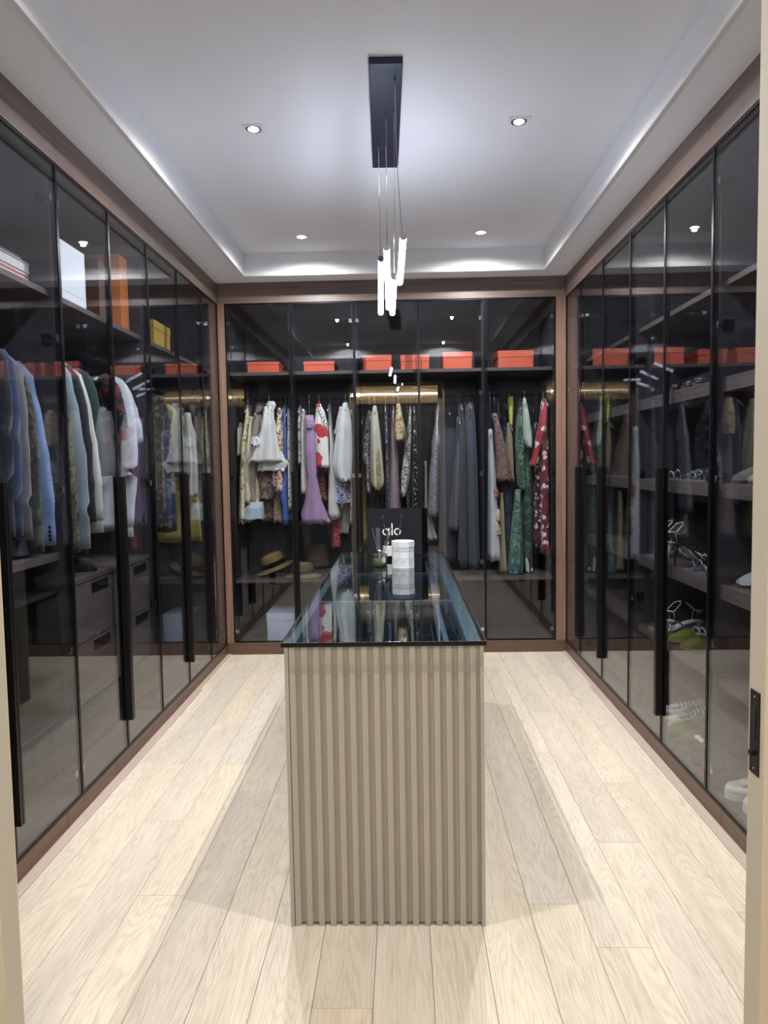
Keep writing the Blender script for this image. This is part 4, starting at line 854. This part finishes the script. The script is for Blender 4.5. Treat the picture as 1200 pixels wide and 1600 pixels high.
bm = bmesh.new(); V = [bm.verts.new((.046*math.cos(q), .062+.063*math.sin(q), 0)) for q in [2*math.pi*k/28 for k in range(28)]]; bm.faces.new(V); bmesh.ops.solidify(bm, geom=bm.faces[:], thickness=.004); obj('sole', bm, mat('sole_tan', (110, 96, 78), .8), t)
p = at(465, 797, 1, YB-.03)
t = thing('pink_tag', 'small pink fabric tag hanging at the second handle seam', 'tag', (p.x+.012, YB-.034, p.z))
for k, (w0, w1, ln, M) in enumerate(((.012, .026, .078, mat('pink_fabric', (236, 168, 190), .7)), (.006, .009, .02, mat('pink_loop', (226, 150, 176), .7)))):
    bm = bmesh.new(); z0, z1 = (-.005, -.005-ln) if k == 0 else (ln-.012, -.004)
    V = [bm.verts.new(q) for q in ((-w0/2, 0, z0), (w0/2, 0, z0), (w1/2+.006, 0, z1+.012), (-w1/2+.006, 0, z1))]; bm.faces.new(V); bmesh.ops.solidify(bm, geom=bm.faces[:], thickness=.002)
    obj('tag_strip' if k == 0 else 'tag_loop', bm, M, t)

# ------------------------------------------------------------------ shoes
def sole_outline(L_, W0, n=28):
    pts = []
    for k in range(n):
        q = 2*math.pi*k/n; y = math.cos(q)*L_/2; s_ = math.sin(q)
        w = W0*(.80 if y < 0 else 1.0)*(1-.22*math.exp(-((y+.02)/(.18*L_))**2)); pts.append((w/2*math.copysign(abs(s_)**.8, s_), y))
    return pts
def slab(pts, z0, z1, hf=None):
    bm = bmesh.new(); f_ = hf or (lambda y: 0)
    a = [bm.verts.new((x, y, z0+f_(y))) for x, y in pts]; b_ = [bm.verts.new((x, y, z1+f_(y))) for x, y in pts]
    for i in range(len(pts)): j = (i+1) % len(pts); bm.faces.new((a[i], a[j], b_[j], b_[i]))
    bm.faces.new(a[::-1]); bm.faces.new(b_); return bm
def sneaker(label, M, loc, rz, group=None, lace=None):
    t = thing('sneaker', label, 'shoe', loc, group); t.rotation_euler.z = rz
    P_ = sole_outline(.275, .098); obj('sole', slab(P_, 0, .024), mat('white_rubber', (214, 214, 208), .6), t)
    bm = bmesh.new(); rings = []
    for j, (sc, z, cut) in enumerate(((.97, .020, 0), (1.0, .034, 0), (.93, .052, .0), (.80, .066, .02), (.62, .080, .05))):
        q = []
        for x, y in P_:
            yy = y*sc-cut*.5 if y > 0 else y*(.97); k = max(0, -y/.1375); zz = z+(.022*k if j > 1 else 0)*(j-1)*.45; q.append(bm.verts.new((x*sc, yy, zz-(0.03*max(0, y/.1375)**2 if j > 2 else 0))))
        rings.append(q)
    for i in range(4):
        for k in range(28): bm.faces.new((rings[i][k], rings[i][(k+1) % 28], rings[i+1][(k+1) % 28], rings[i+1][k]))
    bm.faces.new(rings[0][::-1])
    inn = [bm.verts.new((v.co.x*.8, v.co.y*.85-.008, v.co.z-.02)) for v in rings[-1]]
    for k in range(28): bm.faces.new((rings[-1][k], rings[-1][(k+1) % 28], inn[(k+1) % 28], inn[k]))
    bm.faces.new(inn); obj('upper', bm, M, t, smooth=True)
    bm = bmesh.new(); box(bm, -.024, .024, -.02, .066, .066, .074, bev=.003)
    bm.transform(Matrix.Translation((0, 0, .004)) @ Matrix.Rotation(math.radians(-13), 4, 'X')); obj('tongue', bm, M, t)
    for k in range(5):
        y = .05-.019*k; z = .064+.0062*k; bm = bmesh.new(); tube(bm, [(-.034, y, z-.006), (-.012, y-.004, z+.012), (.012, y+.004, z+.012), (.034, y, z-.006)], .0032, 6); obj('lace', bm, lace or mat('grey_lace', (120, 116, 112), .8), t, smooth=True)
    return t
def heel_sandal(label, M, loc, rz, group=None, lean=(0, 0), heel=.085, ankle=True, Ms=None):
    t = thing('heeled_sandal', label, 'shoe', loc, group); t.rotation_euler = (lean[0], lean[1], rz)
    f_ = lambda y: heel*(1/(1+math.exp((y+.01)*45))); P_ = sole_outline(.235, .078)
    P2 = []
    for i in range(len(P_)):                      # refine so that the arch bends
        x0, y0 = P_[i]; x1, y1 = P_[(i+1) % len(P_)]; P2 += [(x0, y0), ((x0+x1)/2, (y0+y1)/2)]
    bm = bmesh.new(); L2 = sorted(set(round(y, 4) for x, y in P_)); rows = []
    def wid(y): return max([abs(x) for x, yy in P_ if abs(yy-y) < .012] or [.004])
    ys = [-.1165+.233*i/14 for i in range(15)]
    for y in ys:
        w2 = max(.006, wid(y)); rows.append([bm.verts.new((sx*w2, y, f_(y)+dz)) for sx, dz in ((-1, 0), (1, 0), (1, .006), (-1, .006))])
    for a, b_ in zip(rows, rows[1:]):
        for k in range(4): bm.faces.new((a[k], a[(k+1) % 4], b_[(k+1) % 4], b_[k]))
    bm.faces.new(rows[0][::-1]); bm.faces.new(rows[-1]); obj('sole', bm, Ms or M, t)
    bm = bmesh.new(); tube(bm, [(0, -.100, heel), (0, -.102, heel*.5), (0, -.104, 0)], [.014, .007, .0045], 10); obj('heel', bm, M, t, smooth=True)
    for y, h_ in ((.075, .030), (.045, .036)):
        bm = bmesh.new(); tube(bm, [(-.038, y, f_(y)+.004), (-.028, y, h_), (0, y, h_+.010), (.028, y, h_), (.038, y, f_(y)+.004)], .0042, 6); obj('strap', bm, M, t, smooth=True)
    if ankle:
        bm = bmesh.new(); tube(bm, [(-.026, -.075, heel), (-.034, -.085, heel+.05), (-.03, -.05, heel+.085), (0, -.035, heel+.095), (.03, -.05, heel+.085), (.034, -.085, heel+.05), (.026, -.075, heel)], .0032, 6); obj('ankle_strap', bm, M, t, smooth=True)
        bm = bmesh.new(); tube(bm, [(-.034, -.085, heel+.05), (0, -.118, heel+.052), (.034, -.085, heel+.05)], .0045, 6); obj('heel_counter', bm, M, t, smooth=True)
    return t
def mule(label, M, loc, rz, group=None, bow=False):
    t = thing('mule', label, 'shoe', loc, group); t.rotation_euler.z = rz
    P_ = sole_outline(.25, .088); obj('sole', slab(P_, 0, .014), mat('mule_sole', (70, 60, 44), .7), t)
    bm = bmesh.new(); rings = []
    for j in range(8):
        y = .118-.105*j/7; w2 = .012+.034*math.sin(min(1, (j+.6)/4)*1.57); h_ = .016+.042*math.sin((j+.3)/7.3*1.5)
        rings.append([bm.verts.new((w2*math.cos(q), y, .012+h_*math.sin(q))) for q in [math.pi*k/10 for k in range(11)]])
    for a, b_ in zip(rings, rings[1:]):
        for k in range(10): bm.faces.new((a[k], a[k+1], b_[k+1], b_[k]))
    bm.faces.new(rings[0]); bmesh.ops.solidify(bm, geom=bm.faces[:], thickness=.002); obj('upper', bm, M, t, smooth=True)
    if bow:
        for sg in (-1, 1):
            bm = bmesh.new(); bmesh.ops.create_icosphere(bm, subdivisions=2, radius=.02, matrix=Matrix.Translation((sg*.018, .05, .068)) @ Matrix.Diagonal((1, .7, .6, 1))); obj('bow_loop', bm, M_white, t, smooth=True)
    return t
ZF = ZG0+.0085
W2 = mat('white_leather', (206, 208, 204), .45); SV = mat('silver_glitter', (150, 152, 160), .3, .6, bump=1., bscale=300); BKL = mat('black_patent', (22, 22, 26), .2)
GR = mat('acid_green_leather', (148, 168, 30), .45); GRL = mat('olive_green_leather', (112, 124, 50), .5); BE = mat('beige_leather', (170, 156, 130), .5)
def on(px, py, z): return at(px, py, 2, z)
def rp(px, py, z, dx=0.0): 
    q = at(px, py, 2, z); return (max(XR+.13, min(XR+.44, q.x+dx)), q.y, z)
# floor of the near right bays
GN = 'white sneakers on the right wardrobe floor'
sneaker('farther white lace-up sneaker of the near pair on the right wardrobe floor', W2, (XR+.185, 2.69, ZF), math.radians(86), GN)
sneaker('nearer white lace-up sneaker, its toe behind the latch plate', W2, (XR+.20, 2.58, ZF), math.radians(90), GN)
sneaker('white sneaker cut off by the door edge, nearest on the right floor', W2, (XR+.21, 2.46, ZF), math.radians(92), GN)
DL = mat('dark_lace', (50, 48, 46), .8)
sneaker('pale canvas sneaker with dark laces at the back of the right wardrobe floor', mat('pale_canvas', (190, 190, 186), .8), (XR+.25, 3.56, ZF), math.radians(86), lace=DL)
sneaker('pale canvas sneaker with dark laces, nearer of the canvas pair', mat('pale_canvas_two', (184, 186, 182), .8), (XR+.24, 3.44, ZF), math.radians(95), lace=DL)
mule('dull yellow-green mule on the right wardrobe floor', GRL, (XR+.18, 3.325, ZF), math.radians(84)); mule('dull yellow-green mule, nearer one on the right wardrobe floor', GRL, (XR+.18, 3.225, ZF), math.radians(90))
BSU = mat('brown_suede', (92, 76, 64), .8)
mule('brown mule with white flower, beside the yellow-green mules', BSU, (XR+.17, 3.11, ZF), math.radians(92), 'brown flower mules', bow=True)
mule('brown mule with white flower, nearer one of the flower pair', BSU, (XR+.17, 3.01, ZF), math.radians(92), 'brown flower mules', bow=True)
heel_sandal('white low strappy sandal at the back of the right wardrobe floor', W2, (XR+.42, 3.0, ZF), math.radians(80), ankle=False, heel=.03)
z = .5305
mule('acid green mule on the low right shelf, front one', GR, (XR+.175, 3.30, z), math.radians(84)); mule('olive green mule beside the acid green one, nearer the entry', GRL, (XR+.175, 3.18, z), math.radians(95))
heel_sandal('white strappy sandal on the low right shelf, beside the acid green mule', W2, (XR+.19, 3.43, z), math.radians(-86), heel=.08)
heel_sandal('white strappy sandal behind the handle on the low right shelf', W2, (XR+.19, 3.55, z), math.radians(86), heel=.05)
z = .9005
for (dx, y_, M, hl_, an, rz_, lb) in ((.165, 3.02, SV, .02, False, 90, 'flat silver glitter sandal at the front edge of the middle right shelf'), (.165, 3.125, SV, .03, False, 84, 'silver glitter sandal, second on the middle right shelf'),
                                     (.16, 3.24, BKL, .10, True, -94, 'black high heel with ankle loop on the middle right shelf'), (.16, 3.34, W2, .10, True, -84, 'pale high heel with tall ankle loops on the middle right shelf'),
                                     (.16, 3.46, W2, .10, True, -90, 'second pale high heel with ankle loops, farther along'), (.17, 3.60, SV, .04, False, 85, 'silver sandal farthest along the middle right shelf')):
    heel_sandal(lb, M, (XR+dx, y_, z), math.radians(rz_), heel=hl_, ankle=an)
mule('small white shoe on the middle right shelf near the door edge', W2, (XR+.20, 2.69, z), math.radians(88)); mule('tan shoe beside the small white one on the middle right shelf', mat('tan_leather', (110, 76, 48), .5), (XR+.20, 2.585, z), math.radians(90))
z = 1.2925
for i in range(4):
    lb = ('nearest silver and black sandal on the chest-high right shelf', 'second silver and black sandal on the chest-high right shelf', 'third silver and black sandal on the chest-high right shelf', 'farthest silver and black sandal on the chest-high right shelf')[i]
    heel_sandal(lb, SV if i % 2 else BKL, (XR+.17, 3.03+.125*i, z), math.radians(84+6*(i % 2)), heel=.045, ankle=i % 2 == 0, Ms=SV)
mule('pointed grey shoe on the chest-high shelf beside the door edge', mat('grey_suede', (112, 116, 110), .8), (XR+.175, 2.68, z), math.radians(86)); mule('pointed cream shoe next to the grey one, chest-high shelf', BE, (XR+.18, 2.575, z), math.radians(92))
z = 1.6955; PMP = mat('dark_pump', (50, 48, 56), .3)
for i in range(3):
    lb = ('nearest dark pump on the eye-level right shelf', 'second dark pump on the eye-level right shelf', 'third dark pump on the eye-level right shelf')[i]
    mule(lb, PMP, (XR+.175, 3.05+.13*i, z), math.radians(86+3*i))
# wicker basket at the near end of the right top shelf
t = thing('wicker_basket', 'small wicker basket on the eye-level right shelf, half behind the door edge', 'basket', (XR+.27, 2.60, 1.6957))
for k in range(9):
    z_ = .010+.022*k; r = .09+.02*math.sin(k/8*1.8); bm = bmesh.new(); tube(bm, [(r*math.cos(q), r*math.sin(q), z_) for q in [2*math.pi*j/32 for j in range(33)]], .005, 6); obj('weave_ring', bm, mat('wicker', (150, 122, 86), .7), t, smooth=True)
for k in range(20):
    q = 2*math.pi*k/20; bm = bmesh.new(); tube(bm, [((.09+.02*math.sin(s_*1.8))*math.cos(q), (.09+.02*math.sin(s_*1.8))*math.sin(q), .004+.19*s_) for s_ in (0, .33, .66, 1)], .0035, 5); obj('stake', bm, mat('wicker_stake', (130, 104, 72), .7), t)
# bag in the black niche, boots in the drawer bays
t = thing('leather_bag', 'crumpled black leather bag in the dark niche at the left', 'handbag', (XL-.26, 2.53, .4102))
bm = bmesh.new(); bmesh.ops.create_icosphere(bm, subdivisions=4, radius=1)
for v in bm.verts:
    d = v.co.normalized(); n_ = .85+.10*math.sin(5*d.x+3*d.z)+.07*math.sin(9*d.y+4*d.z+1)
    v.co = Vector((d.x*.14*n_, d.y*.14*n_, max(-.9, d.z)*.15*n_+.145))
obj('bag_body', bm, mat('black_leather', (16, 16, 18), .3, bump=.4, bscale=30), t, smooth=True)
bm = bmesh.new(); tube(bm, [(.05, .11*math.cos(q), .26+.12*math.sin(q)) for q in [math.pi*k/14 for k in range(15)]], .009, 8); obj('handle', bm, BKL, t, smooth=True)
def boot(label, M, loc, rz, hgt=.22):
    t = thing('boot', label, 'boot', loc); t.rotation_euler.z = rz
    P_ = sole_outline(.26, .09); obj('sole', slab(P_, 0, .018), BKL, t)
    bm = bmesh.new(); rings = []
    for z_, yb_, yf, w2 in ((.016, -.12, .125, .042), (.045, -.118, .115, .044), (.07, -.115, .07, .042), (.10, -.112, .01, .040), (hgt*.75, -.115, 0, .045), (hgt, -.12, .005, .05)):
        rings.append([bm.verts.new((w2*math.sin(q), (yf+yb_)/2+(yf-yb_)/2*math.cos(q), z_)) for q in [2*math.pi*k/20 for k in range(20)]])
    for a, b_ in zip(rings, rings[1:]):
        for k in range(20): bm.faces.new((a[k], a[(k+1) % 20], b_[(k+1) % 20], b_[k]))
    bm.faces.new(rings[0][::-1]); obj('shaft', bm, M, t, smooth=True); return t
boot('dark suede boot on the drawer unit below the cream jumper', mat('dark_suede', (44, 42, 44), .9), (XL-.20, 3.13, .9305), math.radians(-85))
boot('olive yellow low boot on the drawer unit under the grey sweatshirt', mat('olive_suede', (118, 112, 54), .9), (XL-.20, 2.90, .9305), math.radians(-95), .12)
t = garment('folded_jeans', 'dark folded trousers lying on the shelf under the blazers', 'trousers', [(1.16, XL-.36, XL-.12), (1.12, XL-.40, XL-.09), (1.074, XL-.41, XL-.08)], C('solid', (52, 56, 66)), Y=2.60, hd=.11, raw=True, dtop=.9)
